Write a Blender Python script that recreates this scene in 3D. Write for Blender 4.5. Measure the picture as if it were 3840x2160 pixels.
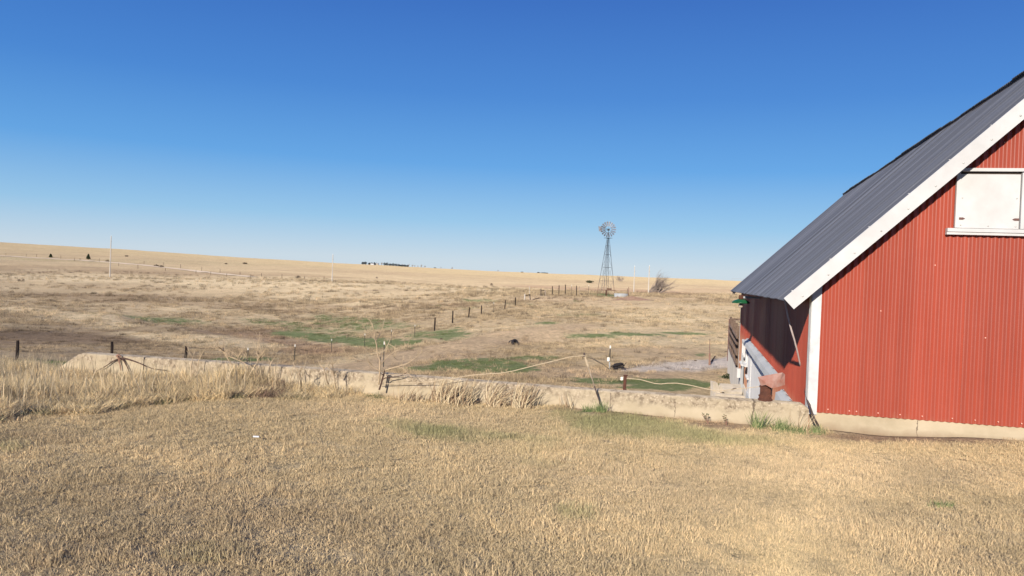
import bpy, math, random
import numpy as np
from math import sin, cos, tan, atan, atan2, radians, pi, sqrt, exp, log
from mathutils import Vector, Matrix, Euler

for o in list(bpy.data.objects):
    bpy.data.objects.remove(o)
S = bpy.context.scene
C = S.collection
RNG = random.Random(11)
NR = np.random.default_rng(5)

# ------------------------------------------------------------------ camera
F = 2950.0; EYE = 1.6; YAW = 0.2393; PITCH = 0.0115; ROLL = 0.040
cam_d = bpy.data.cameras.new('camera')
cam = bpy.data.objects.new('camera', cam_d); C.objects.link(cam)
cam_d.sensor_fit = 'HORIZONTAL'; cam_d.sensor_width = 36.0
cam_d.lens = 36.0 * F / 3840.0
cam_d.clip_start = 0.05; cam_d.clip_end = 9000
RM = Matrix.Rotation(YAW, 4, 'Z') @ Matrix.Rotation(pi/2 - PITCH, 4, 'X') @ Matrix.Rotation(ROLL, 4, 'Z')
cam.matrix_world = Matrix.Translation((0, 0, EYE)) @ RM
S.camera = cam

# ------------------------------------------------------------------ sun and sky
EXPO = 0.36; SKYK = 0.86
LDIR = Vector((0.105, 0.94, -0.32)).normalized()       # the way the sunlight travels
SUN_ELEV = math.asin(-LDIR.z)
TO_SUN = -LDIR
sun_d = bpy.data.lights.new('sun', 'SUN'); sun_d.energy = 4.9; sun_d.angle = radians(0.53)
sun_d.color = (1.0, 0.93, 0.80)
sun = bpy.data.objects.new('sun', sun_d); C.objects.link(sun)
sun.location = (0, -20, 30)
sun.rotation_euler = LDIR.to_track_quat('-Z', 'Y').to_euler()

world = bpy.data.worlds.new('World'); S.world = world; world.use_nodes = True
wn = world.node_tree.nodes; wl = world.node_tree.links
wn.clear()
wo = wn.new('ShaderNodeOutputWorld'); bg = wn.new('ShaderNodeBackground'); sky = wn.new('ShaderNodeTexSky')
sky.sky_type = 'NISHITA'; sky.sun_disc = False
sky.sun_elevation = SUN_ELEV
sky.sun_rotation = atan2(TO_SUN.x, TO_SUN.y)
sky.altitude = 500; sky.air_density = 1.0; sky.dust_density = 0.25; sky.ozone_density = 2.2
bg.inputs['Strength'].default_value = 0.12
wl.new(sky.outputs[0], bg.inputs['Color'])
# clear winter air: deep blue overhead paling to a milky blue at the horizon, the same all round
tc = wn.new('ShaderNodeTexCoord'); sx = wn.new('ShaderNodeSeparateXYZ'); wl.new(tc.outputs['Generated'], sx.inputs[0])
rp = wn.new('ShaderNodeValToRGB'); wl.new(sx.outputs[2], rp.inputs[0])
SKY = [(0.0, (0.50, 0.60, 0.70)), (0.02, (0.485, 0.59, 0.70)), (0.07, (0.255, 0.475, 0.71)), (0.14, (0.095, 0.315, 0.68)), (0.225, (0.048, 0.205, 0.58)), (0.335, (0.028, 0.130, 0.475)), (0.6, (0.026, 0.100, 0.42)), (1.0, (0.020, 0.075, 0.33))]
e_ = rp.color_ramp.elements
while len(e_) < len(SKY): e_.new(0.5)
for k_, (p_, c_) in zip(e_, SKY): k_.position = p_; k_.color = (*c_, 1)
bg2 = wn.new('ShaderNodeBackground'); wl.new(rp.outputs[0], bg2.inputs['Color']); bg2.inputs['Strength'].default_value = SKYK
mxs = wn.new('ShaderNodeMixShader'); mxs.inputs[0].default_value = 0.92
wl.new(bg.outputs[0], mxs.inputs[1]); wl.new(bg2.outputs[0], mxs.inputs[2]); wl.new(mxs.outputs[0], wo.inputs['Surface'])

S.view_settings.view_transform = 'Standard'
try: S.view_settings.look = 'None'
except Exception: pass
S.view_settings.exposure = EXPO; S.view_settings.gamma = 1.0
S.view_settings.use_curve_mapping = False
S.render.engine = 'CYCLES'

# ------------------------------------------------------------------ picture geometry helpers (camera depth Z in metres)
R3 = np.array(RM.to_3x3())
FWD = np.array([-sin(YAW), cos(YAW), 0.0]); RGT = np.array([cos(YAW), sin(YAW), 0.0])
def ray(px, py):
    return R3 @ np.array([px - 1920.0, 1080.0 - py, -F])
def at(px, py, Z):
    d = ray(px, py); t = Z / float(d @ FWD)
    p = d * t
    return Vector((p[0], p[1], p[2] + EYE))
def onb(px, py, b):
    d = ray(px, py); t = b / d[1]; p = d * t
    return Vector((p[0], p[1], p[2] + EYE))
def onz(px, py, z=0.0):
    d = ray(px, py); t = (z - EYE) / d[2]; p = d * t
    return Vector((p[0], p[1], p[2] + EYE))
def proj(P):
    P = np.atleast_2d(np.asarray(P, float)) - np.array([0, 0, EYE])
    c = P @ R3
    w = np.where(-c[:, 2] < 0.05, 0.05, -c[:, 2])
    return 1920 + F * c[:, 0] / w, 1080 - F * c[:, 1] / w, P @ FWD
def hor(x): return 969.2 + 0.04 * x

# ------------------------------------------------------------------ noise
def _h(ix, iy, s):
    n = (ix.astype(np.int64) * 374761393 + iy.astype(np.int64) * 668265263 + s * 1274126177) & 0x7fffffff
    n = ((n ^ (n >> 13)) * 1103515245) & 0x7fffffff
    return ((n ^ (n >> 16)) & 0xffff) / 65535.0
def vnoise(x, y, s=0):
    x = np.asarray(x, float); y = np.asarray(y, float)
    ix = np.floor(x); iy = np.floor(y); fx = x - ix; fy = y - iy
    fx = fx*fx*(3-2*fx); fy = fy*fy*(3-2*fy)
    a = _h(ix, iy, s); b = _h(ix+1, iy, s); c = _h(ix, iy+1, s); d = _h(ix+1, iy+1, s)
    return (a*(1-fx)+b*fx)*(1-fy) + (c*(1-fx)+d*fx)*fy - 0.5
def fbm(x, y, o=4, s=0):
    t = 0; a = 1.0
    for k in range(o):
        t = t + a * vnoise(x*2**k + 17.3*k, y*2**k - 9.1*k, s+k); a *= 0.5
    return t
def sstep(a, b, x):
    t = np.clip((x - a) / (b - a), 0, 1); return t*t*(3-2*t)

# ------------------------------------------------------------------ terrain heights: knots (depth, picture row) or (depth, None, height below the eye)
TAB = {
 0:    [(10,None,-2.3),(14,None,-3.0),(20,None,-4.2),(30,None,-5.0),(38,1395),(48,1352),(62,1292),(82,1222),(104,1170),(120,1174),(135,1152),(160,1112),(200,1072),(240,1034),(285,1029),(340,1003),(450,966),(560,938),(820,907),(1500,None,22)],
 600:  [(10,None,-3.2),(14,None,-3.6),(22,None,-4.4),(32,None,-5.1),(45,1365),(58,1318),(70,1288),(79,1262),(92,1263),(104,1228),(130,1168),(180,1104),(230,1047),(270,1043),(320,1024),(420,998),(560,972),(900,943),(1600,None,18)],
 1240: [(10,None,-3.4),(14,None,-3.7),(24,None,-4.2),(34,None,-4.8),(45,1368),(63,1322),(80,1285),(100,1243),(130,1188),(170,1120),(215,1060),(240,1055),(300,1052),(450,1024),(700,1001),(1150,984),(1900,None,16)],
 1920: [(10,None,-3.5),(14,None,-3.7),(25,None,-3.9),(36,1382),(50,1303),(62,1257),(80,1208),(112,1150),(125,1126),(140,1107),(180,1090),(200,1086),(235,None,-3.6),(320,1079),(500,1060),(800,1036),(1250,1022),(2000,None,12)],
 2300: [(10,None,-3.6),(14,None,-3.7),(25,None,-3.8),(29,1447),(34,1385),(45,1330),(60,1270),(75,1225),(100,1162),(120,1126),(138,1104),(160,1099),(200,None,-2.7),(260,1100),(330,1092),(450,1074),(700,1052),(1300,1034),(2000,None,13)],
 2700: [(10,None,-3.7),(14,None,-3.75),(26,None,-3.85),(36,1396),(50,1310),(70,1236),(90,1180),(115,1136),(150,1116),(200,1109),(300,1101),(450,1089),(800,1064),(1300,1050),(2000,None,13)],
}
_lz = np.linspace(log(5), log(4000), 420); _pxs = np.linspace(-400, 3400, 96)
_cols = sorted(TAB)
_rows = []
for c in _cols:
    zs = []; hs_ = []
    for k in TAB[c]:
        zs.append(log(k[0])); hs_.append(k[2] if k[1] is None else -(k[1]-hor(c))/F*k[0])
    _rows.append(np.interp(_lz, zs, hs_))
_rows = np.array(_rows)
_T = np.array([[0.0]*len(_lz)]*len(_pxs))
for j in range(len(_lz)):
    _T[:, j] = np.interp(_pxs, _cols, _rows[:, j])
def _blur(A, s, ax):
    r = int(3*s)+1; k = np.exp(-0.5*(np.arange(-r, r+1)/s)**2); k /= k.sum()
    A = np.moveaxis(A, ax, 0); P = np.concatenate([np.repeat(A[:1], r, 0), A, np.repeat(A[-1:], r, 0)], 0)
    o = sum(k[i]*P[i:i+len(A)] for i in range(2*r+1))
    return np.moveaxis(o, 0, ax)
_T = _blur(_T, 2.2, 1); _T = _blur(_T, 4.0, 0)

def field_h(a, b, rough=True):
    X = cos(YAW)*a + sin(YAW)*b; Z = cos(YAW)*b - sin(YAW)*a
    r = np.sqrt(X*X + Z*Z); th = np.arctan2(X, Z)
    thc = np.clip(th, -0.68, 0.46)
    px = 1920 + F*np.tan(thc); Ze = np.maximum(r*np.cos(thc), 5.1)
    u = np.clip((px - _pxs[0])/(_pxs[1]-_pxs[0]), 0, len(_pxs)-1.001); v = np.clip((np.log(Ze)-_lz[0])/(_lz[1]-_lz[0]), 0, len(_lz)-1.001)
    i = u.astype(int); j = v.astype(int); fu = u-i; fv = v-j
    h = (_T[i, j]*(1-fu)*(1-fv) + _T[i+1, j]*fu*(1-fv) + _T[i, j+1]*(1-fu)*fv + _T[i+1, j+1]*fu*fv)
    if rough:
        n = fbm(a/9.0, b/9.0, 3, 3)*0.30*sstep(14, 60, r) + fbm(a/1.7, b/1.7, 3, 9)*0.13*sstep(11, 40, r)*(1-sstep(300, 900, r))
        n = n + fbm(a/60.0, b/60.0, 3, 21)*1.2*sstep(150, 500, r)
        h = h + n
    for (x0, y0, x1, y1, w, k) in KNOLLS:
        dx, dy = x1-x0, y1-y0; t_ = np.clip(((a-x0)*dx+(b-y0)*dy)/(dx*dx+dy*dy), 0, 1); d = np.hypot(a-x0-t_*dx, b-y0-t_*dy); h = h + k*np.exp(-(d/w)**2)
    return h + EYE
KNOLLS = []
def yard_h(a, b):
    z = fbm(a/2.6, b/2.6, 3, 31)*0.05 + fbm(a/0.5, b/0.5, 2, 37)*0.018
    z = z + 0.07*np.exp(-((a-3.2)/0.9)**2 - ((b-9.6)/0.45)**2)            # low dirt mound against the barn foundation
    z = z + 0.05*np.exp(-((a+1.2)/0.8)**2 - ((b-9.45)/0.3)**2)
    z = z - 0.25*sstep(-4.5, -9.5, a)*sstep(4.5, 9, b)
    return z
def ymask(a, b):
    r = np.sqrt(a*a+b*b)
    mw = np.where(b < 9.76, 1.0, 0.0)
    ms = 1 - sstep(8.6, 17.5, b + 0.5*fbm(a/1.5, b/1.5, 2, 51))
    mr = 1 - sstep(9.9, 40, b)
    left = sstep(-9.1, -9.7, a); right = sstep(7.45, 7.55, a)
    m = mw*(1-left)*(1-right) + ms*left + mr*right
    return m*(1-sstep(28, 60, r))
def ground_h(a, b):
    a = np.asarray(a, float); b = np.asarray(b, float)
    m = ymask(a, b)
    return m*yard_h(a, b) + (1-m)*field_h(a, b)
def gz(a, b): return float(ground_h(np.array([a]), np.array([b]))[0])
def hit(px, py, z0=9.95, z1=2400):
    """where the sight line through a point of the picture meets the field"""
    d = ray(px, py); d = d/float(d @ FWD)
    t = np.exp(np.linspace(log(z0), log(z1), 2600))
    P = d[None, :]*t[:, None]
    g = field_h(P[:, 0], P[:, 1]); s = P[:, 2]+EYE - g
    k = np.where(s < 0)[0]
    i = int(k[0]) if len(k) else len(t)-1
    return Vector((P[i, 0], P[i, 1], g[i])), float(t[i])

# ------------------------------------------------------------------ mesh helpers
class MB:
    def __init__(s): s.v = []; s.f = []; s.smooth = False
    def add(s, vs, fs):
        n = len(s.v); s.v += [tuple(x) for x in vs]; s.f += [tuple(n+i for i in f) for f in fs]
        return s
    def box(s, c, size, rot=None):
        x, y, z = [q/2 for q in size]; c = Vector(c)
        vs = [Vector((i*x, j*y, k*z)) for i in (-1, 1) for j in (-1, 1) for k in (-1, 1)]
        if rot is not None: vs = [rot @ q for q in vs]
        return s.add([c+q for q in vs], [(0,1,3,2),(4,6,7,5),(0,4,5,1),(2,3,7,6),(0,2,6,4),(1,5,7,3)])
    def beam(s, p, q, w, h, up=(0,0,1)):
        p = Vector(p); q = Vector(q); d = q-p; L = d.length; d.normalize()
        x = d.cross(Vector(up))
        if x.length < 1e-4: x = d.cross(Vector((1,0,0)))
        x.normalize(); y = x.cross(d).normalized()
        r = Matrix((x, y, d)).transposed()
        return s.box((p+q)/2, (w, h, L), r)
    def tube(s, pts, rad, n=6, cap=True):
        pts = [Vector(p) for p in pts]; m = len(pts)
        if not hasattr(rad, '__len__'): rad = [rad]*m
        vs = []; ref = Vector((0.13, 0.21, 1)).normalized()
        for i, p in enumerate(pts):
            d = (pts[min(i+1, m-1)] - pts[max(i-1, 0)])
            if d.length < 1e-9: d = Vector((0,0,1))
            d.normalize()
            x = d.cross(ref)
            if x.length < 0.1: x = d.cross(Vector((1,0,0)))
            x.normalize(); y = d.cross(x)
            for k in range(n):
                t = 2*pi*k/n; vs.append(p + (x*cos(t)+y*sin(t))*rad[i])
        fs = []
        for i in range(m-1):
            for k in range(n):
                k2 = (k+1) % n; fs.append((i*n+k, i*n+k2, (i+1)*n+k2, (i+1)*n+k))
        if cap: fs += [tuple(range(n))[::-1], tuple((m-1)*n+k for k in range(n))]
        return s.add(vs, fs)
    def lathe(s, c, prof, n=20, axis=None):
        c = Vector(c); vs = []; fs = []; m = len(prof)
        for r, z in prof:
            for k in range(n):
                t = 2*pi*k/n; q = Vector((r*cos(t), r*sin(t), z))
                if axis is not None: q = axis @ q
                vs.append(c+q)
        for i in range(m-1):
            for k in range(n):
                k2 = (k+1) % n; fs.append((i*n+k, i*n+k2, (i+1)*n+k2, (i+1)*n+k))
        if prof[0][0] > 1e-4: fs.append(tuple(range(n))[::-1])
        if prof[-1][0] > 1e-4: fs.append(tuple((m-1)*n+k for k in range(n)))
        return s.add(vs, fs)
    def poly(s, pts, d):
        """prism: polygon pts extruded by vector d"""
        pts = [Vector(p) for p in pts]; d = Vector(d); n = len(pts)
        return s.add(pts + [p+d for p in pts], [tuple(range(n))[::-1], tuple(range(n, 2*n))] + [(i, (i+1) % n, n+(i+1) % n, n+i) for i in range(n)])
    def build(s, name, mat, parent=None, smooth=False, origin=None):
        me = bpy.data.meshes.new(name)
        V = np.array(s.v, float)
        if parent is not None: org = np.array(parent['_w'][:])
        elif origin is not None: org = np.array(origin)
        else: org = np.array([V[:,0].mean(), V[:,1].mean(), V[:,2].min()])
        o = bpy.data.objects.new(name, me)
        me.from_pydata((V-org).tolist(), [], s.f)
        me.validate(); me.update()
        if smooth: me.shade_smooth()
        if mat is not None: me.materials.append(mat)
        C.objects.link(o)
        if parent is not None: o.parent = parent; o['_w'] = list(parent['_w'][:])
        else: o.location = org; o['_w'] = list(org)
        return o
def thing(name, loc, label, cat, group=None):
    o = bpy.data.objects.new(name, None); C.objects.link(o); o.location = loc; o['_w'] = list(loc)
    o.empty_display_size = 0.2
    return tag(o, label, cat, group)
def tag(o, label=None, cat=None, group=None, kind=None):
    if label: o['label'] = label
    if cat: o['category'] = cat
    if group: o['group'] = group
    if kind: o['kind'] = kind
    return o
def tinted(o, mesh, mat):
    me = mesh.copy(); me.materials.clear(); me.materials.append(mat); o.data = me

# ------------------------------------------------------------------ material helpers
class NT:
    def __init__(s, name):
        s.m = bpy.data.materials.new(name); s.m.use_nodes = True
        s.n = s.m.node_tree.nodes; s.l = s.m.node_tree.links
        s.b = s.n['Principled BSDF']; s.out = s.n['Material Output']
        s.b.inputs['Specular IOR Level'].default_value = 0.3; s.b.inputs['Diffuse Roughness'].default_value = 0.6
    def pos(s, obj=False):
        if obj: return s.n.new('ShaderNodeTexCoord').outputs['Object']
        return s.n.new('ShaderNodeNewGeometry').outputs['Position']
    def noise(s, scale, detail=4, rough=0.55, vec=None, stretch=None, dist=0.0):
        t = s.n.new('ShaderNodeTexNoise'); t.inputs['Scale'].default_value = scale
        t.inputs['Detail'].default_value = detail; t.inputs['Roughness'].default_value = rough
        t.inputs['Distortion'].default_value = dist
        v = vec if vec is not None else s.pos()
        if stretch:
            mp = s.n.new('ShaderNodeMapping'); mp.inputs['Scale'].default_value = stretch
            s.l.new(v, mp.inputs['Vector']); v = mp.outputs[0]
        s.l.new(v, t.inputs['Vector']); return t.outputs['Fac']
    def ramp(s, fac, stops, interp='LINEAR'):
        r = s.n.new('ShaderNodeValToRGB'); e = r.color_ramp.elements; r.color_ramp.interpolation = interp
        while len(e) < len(stops): e.new(0.5)
        for k, (p, c) in zip(e, stops):
            k.position = p; k.color = (c, c, c, 1) if not hasattr(c, '__len__') else (*c, 1)
        s.l.new(fac, r.inputs[0]); return r.outputs[0]
    def mix(s, fac, a, b, mode='MIX'):
        m = s.n.new('ShaderNodeMix'); m.data_type = 'RGBA'; m.blend_type = mode
        for sock, v in ((m.inputs[0], fac), (m.inputs[6], a), (m.inputs[7], b)):
            if hasattr(v, 'links') or hasattr(v, 'is_linked'): s.l.new(v, sock)
            elif hasattr(v, '__len__'): sock.default_value = (*v, 1)
            else: sock.default_value = v
        return m.outputs[2]
    def math(s, op, a, b=None, c=None, clamp=False):
        m = s.n.new('ShaderNodeMath'); m.operation = op; m.use_clamp = clamp
        for sock, v in zip(m.inputs, (a, b, c)):
            if v is None: continue
            if hasattr(v, 'is_linked'): s.l.new(v, sock)
            else: sock.default_value = v
        return m.outputs[0]
    def attr(s, name, typ='GEOMETRY'):
        a = s.n.new('ShaderNodeAttribute'); a.attribute_name = name; a.attribute_type = typ; return a
    def color(s, c):
        if hasattr(c, 'is_linked'): s.l.new(c, s.b.inputs['Base Color'])
        else: s.b.inputs['Base Color'].default_value = (*c, 1)
        return s
    def rough(s, r, metal=0.0, spec=None):
        if hasattr(r, 'is_linked'): s.l.new(r, s.b.inputs['Roughness'])
        else: s.b.inputs['Roughness'].default_value = r
        s.b.inputs['Metallic'].default_value = metal
        if spec is not None: s.b.inputs['Specular IOR Level'].default_value = spec
        return s
    def bump(s, h, strength=0.3, dist=0.02):
        b = s.n.new('ShaderNodeBump'); b.inputs['Strength'].default_value = strength; b.inputs['Distance'].default_value = dist
        s.l.new(h, b.inputs['Height']); s.l.new(b.outputs[0], s.b.inputs['Normal']); return s
def varied(name, c1, c2, scale=6, rough=0.8, metal=0.0, bump=0.0, bscale=30, bdist=0.01, stretch=None, spec=0.3, lo=0.35, hi=0.65):
    t = NT(name)
    f = t.noise(scale, 5, 0.6, stretch=stretch)
    t.color(t.ramp(f, [(lo, c1), (hi, c2)])).rough(rough, metal, spec)
    if bump: t.bump(t.noise(bscale, 4, 0.6, stretch=stretch), bump, bdist)
    return t.m
# ------------------------------------------------------------------ materials
M = {}
# painted corrugated steel: faint streaks, chalky fade, screw-row rust
t = NT('red_painted_steel')
st = t.noise(2.2, 5, 0.6, stretch=(6, 6, 0.35)); bl = t.noise(0.9, 3, 0.5); fine = t.noise(40, 3, 0.6)
c = t.ramp(st, [(0.3, (0.29, 0.045, 0.023)), (0.7, (0.36, 0.060, 0.031))])
c = t.mix(t.math('MULTIPLY', bl, 0.5), c, (0.40, 0.10, 0.068))
sp = t.ramp(fine, [(0.70, 0.0), (0.76, 1.0)])
c = t.mix(t.math('MULTIPLY', sp, 0.35), c, (0.48, 0.20, 0.15))
oi = t.n.new('ShaderNodeObjectInfo'); c = t.mix(1.0, c, t.ramp(oi.outputs['Random'], [(0.0, 0.90), (1.0, 1.08)]), 'MULTIPLY')
sz = t.n.new('ShaderNodeSeparateXYZ'); t.l.new(t.pos(), sz.inputs[0])
dz_ = t.math('SUBTRACT', 0.42, t.math('ADD', sz.outputs[2], t.math('MULTIPLY', t.noise(7, 5, 0.7, stretch=(1, 1, 0.4)), 0.45)))
c = t.mix(t.math('MULTIPLY', dz_, 2.2, clamp=True), c, (0.40, 0.20, 0.12))
t.color(c).rough(0.48, 0, 0.4); t.bump(t.noise(5, 3, 0.5), 0.2, 0.015); M['red'] = t.m
t = NT('galvanised_roof')
st = t.noise(1.0, 5, 0.6, stretch=(0.12, 7.0, 0.12)); n2 = t.noise(18, 4, 0.6)
c = t.ramp(st, [(0.3, (0.110, 0.113, 0.122)), (0.52, (0.150, 0.153, 0.163)), (0.72, (0.25, 0.25, 0.26))])
c = t.mix(t.ramp(n2, [(0.6, 0.0), (0.8, 0.35)]), c, (0.38, 0.38, 0.38))
oi = t.n.new('ShaderNodeObjectInfo'); c = t.mix(1.0, c, t.ramp(oi.outputs['Random'], [(0.0, 0.74), (1.0, 1.22)]), 'MULTIPLY')
t.color(c).rough(0.5, 0.35, 0.4); t.bump(t.noise(3, 3, 0.5), 0.2, 0.02); M['roof'] = t.m
M['rooftop'] = varied('dark_roof_underside', (0.030, 0.033, 0.045), (0.05, 0.052, 0.065), 5, 0.7)
t = NT('white_paint')
n = t.noise(3, 5, 0.6); n2 = t.noise(26, 4, 0.6)
c = t.ramp(n, [(0.3, (0.50, 0.485, 0.475)), (0.7, (0.60, 0.585, 0.58))])
c = t.mix(t.ramp(n2, [(0.62, 0.0), (0.78, 0.35)]), c, (0.48, 0.45, 0.42))
t.color(c).rough(0.55); t.bump(n2, 0.08, 0.003); M['white'] = t.m
t = NT('bright_tin_trim')
n = t.noise(4, 4, 0.5, stretch=(1, 1, 0.8)); n2 = t.noise(60, 2, 0.5)
c = t.ramp(n, [(0.35, (0.42, 0.42, 0.44)), (0.5, (0.56, 0.55, 0.545)), (0.65, (0.60, 0.585, 0.58))])
c = t.mix(t.ramp(n2, [(0.7, 0.0), (0.74, 0.5)]), c, (0.35, 0.34, 0.33))
t.color(c).rough(0.42, 0.15); t.bump(n, 0.25, 0.02); M['tin'] = t.m
M['zinc'] = varied('galvanised_track', (0.36, 0.365, 0.375), (0.46, 0.465, 0.47), 0.7, 0.6, 0.1)
M['screw'] = varied('screw_head', (0.30, 0.29, 0.28), (0.42, 0.41, 0.40), 30, 0.5, 0.4)
M['pinkscrew'] = varied('screw_head_pink', (0.75, 0.42, 0.33), (0.68, 0.33, 0.25), 30, 0.6)
M['rust'] = varied('rusted_iron', (0.075, 0.030, 0.020), (0.125, 0.048, 0.030), 22, 0.85, 0, 0.5, 60, 0.004)
M['hinge'] = varied('rusty_hinge', (0.10, 0.055, 0.05), (0.22, 0.11, 0.09), 60, 0.8)
M['redtin'] = varied('faded_red_tin', (0.34, 0.15, 0.11), (0.40, 0.25, 0.21), 9, 0.7, 0, 0.4, 14, 0.01)
M['darkwood'] = varied('weathered_dark_post', (0.012, 0.008, 0.007), (0.040, 0.026, 0.020), 14, 0.95, 0, 0.6, 30, 0.01, stretch=(1, 1, 0.15))
M['brownwood'] = varied('brown_rail_wood', (0.10, 0.065, 0.048), (0.22, 0.15, 0.11), 9, 0.95, 0, 0.5, 24, 0.01)
M['greywood'] = varied('grey_wood', (0.26, 0.20, 0.15), (0.42, 0.34, 0.26), 9, 0.95, 0, 0.5, 24, 0.01)
M['polewood'] = varied('pale_pole_wood', (0.46, 0.41, 0.35), (0.58, 0.52, 0.45), 3, 0.9, 0, 0.3, 12, 0.01, stretch=(1, 1, 0.1))
M['steelpost'] = varied('dark_green_steel', (0.018, 0.022, 0.018), (0.04, 0.042, 0.036), 12, 0.7)
M['whitecap'] = varied('white_cap', (0.72, 0.68, 0.60), (0.82, 0.79, 0.72), 20, 0.6)
M['wire'] = varied('rusty_wire', (0.10, 0.075, 0.06), (0.18, 0.14, 0.11), 20, 0.7, 0.3)
M['windsteel'] = varied('windmill_steel', (0.055, 0.062, 0.075), (0.10, 0.11, 0.125), 5, 0.6, 0.3)
M['windrust'] = varied('windmill_rust', (0.12, 0.065, 0.045), (0.20, 0.12, 0.08), 8, 0.8)
M['blade'] = varied('windmill_blade_steel', (0.17, 0.17, 0.19), (0.28, 0.28, 0.31), 3, 0.5, 0.3)
M['greenenamel'] = varied('green_enamel', (0.010, 0.070, 0.028), (0.016, 0.095, 0.038), 8, 0.35)
M['bulb'] = varied('bulb_glass', (0.34, 0.27, 0.22), (0.46, 0.38, 0.32), 20, 0.2)
M['cord'] = varied('pale_fence_rope', (0.44, 0.345, 0.23), (0.54, 0.43, 0.30), 40, 0.8)
M['cable'] = varied('grey_cable', (0.42, 0.34, 0.32), (0.52, 0.42, 0.40), 20, 0.7)
M['darkcable'] = varied('dark_cable', (0.045, 0.03, 0.026), (0.12, 0.085, 0.075), 16, 0.8)
M['rubber'] = varied('black_rubber', (0.014, 0.012, 0.014), (0.035, 0.03, 0.032), 10, 0.85)
M['bark'] = varied('dark_bark', (0.055, 0.030, 0.024), (0.11, 0.065, 0.05), 20, 0.95)
M['palebark'] = varied('pale_twig', (0.42, 0.31, 0.20), (0.54, 0.41, 0.27), 10, 0.9)
M['redbark'] = varied('reddish_vine', (0.20, 0.10, 0.07), (0.34, 0.20, 0.14), 30, 0.9)
M['greytwig'] = varied('grey_twig', (0.20, 0.155, 0.13), (0.30, 0.24, 0.20), 3, 0.95)
M['cedar'] = varied('cedar_foliage', (0.020, 0.030, 0.012), (0.05, 0.06, 0.024), 3, 0.9)
M['fartree'] = varied('far_evergreen', (0.016, 0.022, 0.024), (0.035, 0.042, 0.04), 0.3, 0.95)
M['scrub'] = varied('scrub_twigs', (0.07, 0.050, 0.035), (0.15, 0.11, 0.075), 3, 0.95)
M['plaster'] = varied('white_litter', (0.66, 0.66, 0.66), (0.74, 0.74, 0.74), 20, 0.6)
M['glass'] = varied('window_glass', (0.20, 0.03, 0.06), (0.28, 0.05, 0.09), 3, 0.15)
M['deck'] = varied('roof_deck_wood', (0.05, 0.035, 0.03), (0.10, 0.075, 0.06), 4, 0.9, stretch=(1, 6, 1))
M['dirt'] = varied('bare_dirt', (0.22, 0.135, 0.09), (0.32, 0.21, 0.145), 4, 0.95, 0, 0.4, 18, 0.03)

# poured concrete: clean lower face, pitted band with exposed stones along the top
def concrete(name, top=None, cracks=(), warm=1.0):
    t = NT(name); P = t.pos()
    sep = t.n.new('ShaderNodeSeparateXYZ'); t.l.new(P, sep.inputs[0]); X, Z = sep.outputs[0], sep.outputs[2]
    big = t.noise(1.3, 4, 0.55, stretch=(1, 1, 2.2)); med = t.noise(7, 5, 0.6); fine = t.noise(55, 4, 0.65)
    c = t.ramp(big, [(0.3, (0.40, 0.325, 0.220)), (0.55, (0.475, 0.39, 0.270)), (0.75, (0.53, 0.44, 0.315))])
    c = t.mix(t.math('MULTIPLY', t.ramp(med, [(0.4, 0.0), (0.75, 1.0)]), 0.35), c, (0.60, 0.50, 0.37))
    h = t.math('MULTIPLY', fine, 0.3)
    if top is not None:
        wob = t.math('MULTIPLY', t.noise(2.6, 4, 0.6), 0.34)
        d = t.math('SUBTRACT', t.math('ADD', Z, wob), top-0.17+0.17)
        band = t.math('MULTIPLY', d, 12.0, clamp=True)
        vo = t.n.new('ShaderNodeTexVoronoi'); vo.inputs['Scale'].default_value = 30; t.l.new(P, vo.inputs['Vector'])
        stones = t.ramp(vo.outputs['Distance'], [(0.12, 1.0), (0.42, 0.0)])
        pits = t.ramp(t.noise(20, 4, 0.65), [(0.42, 1.0), (0.50, 0.0)])
        rc = t.mix(pits, t.mix(stones, (0.36, 0.28, 0.20), (0.60, 0.50, 0.38)), (0.13, 0.09, 0.06))
        patch = t.ramp(t.noise(3.4, 4, 0.6), [(0.38, 0.25), (0.58, 1.0)])
        k = t.math('MULTIPLY', band, patch)
        c = t.mix(t.math('MULTIPLY', k, 0.75), c, rc)
        h = t.math('ADD', h, t.math('MULTIPLY', t.math('MULTIPLY', pits, k), -2.0))
    wz = t.math('MULTIPLY', t.math('SUBTRACT', t.noise(9, 4, 0.7), 0.5), 0.10)
    for (x0, z0, z1, w, s) in cracks:
        dx = t.math('ABSOLUTE', t.math('SUBTRACT', t.math('ADD', X, wz), x0))
        m = t.math('LESS_THAN', dx, w)
        m = t.math('MULTIPLY', m, t.math('GREATER_THAN', Z, z0)); m = t.math('MULTIPLY', m, t.math('LESS_THAN', Z, z1))
        c = t.mix(t.math('MULTIPLY', m, s), c, (0.10, 0.07, 0.05))
        h = t.math('ADD', h, t.math('MULTIPLY', m, -3.0))
    low = t.math('SUBTRACT', 0.13, t.math('ADD', Z, t.math('MULTIPLY', t.noise(4, 5, 0.7), 0.16)))
    c = t.mix(t.math('MULTIPLY', low, 9.0, clamp=True), c, (0.30, 0.215, 0.14))
    t.color(c).rough(0.93, 0, 0.2); t.bump(h, 0.55, 0.008)
    return t.m
M['conc'] = concrete('retaining_concrete', 0.28, [(0.62, -0.05, 0.30, 0.010, 0.75), (-1.05, 0.06, 0.26, 0.006, 0.6), (-0.28, 0.02, 0.24, 0.005, 0.6), (-5.1, 0.05, 0.25, 0.005, 0.6)])
M['found'] = concrete('foundation_concrete', None, [(2.45, -0.10, 0.16, 0.005, 0.7)])
t = NT('grey_concrete'); n = t.noise(1.2, 5, 0.6, stretch=(1, 1, 0.5))
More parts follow.
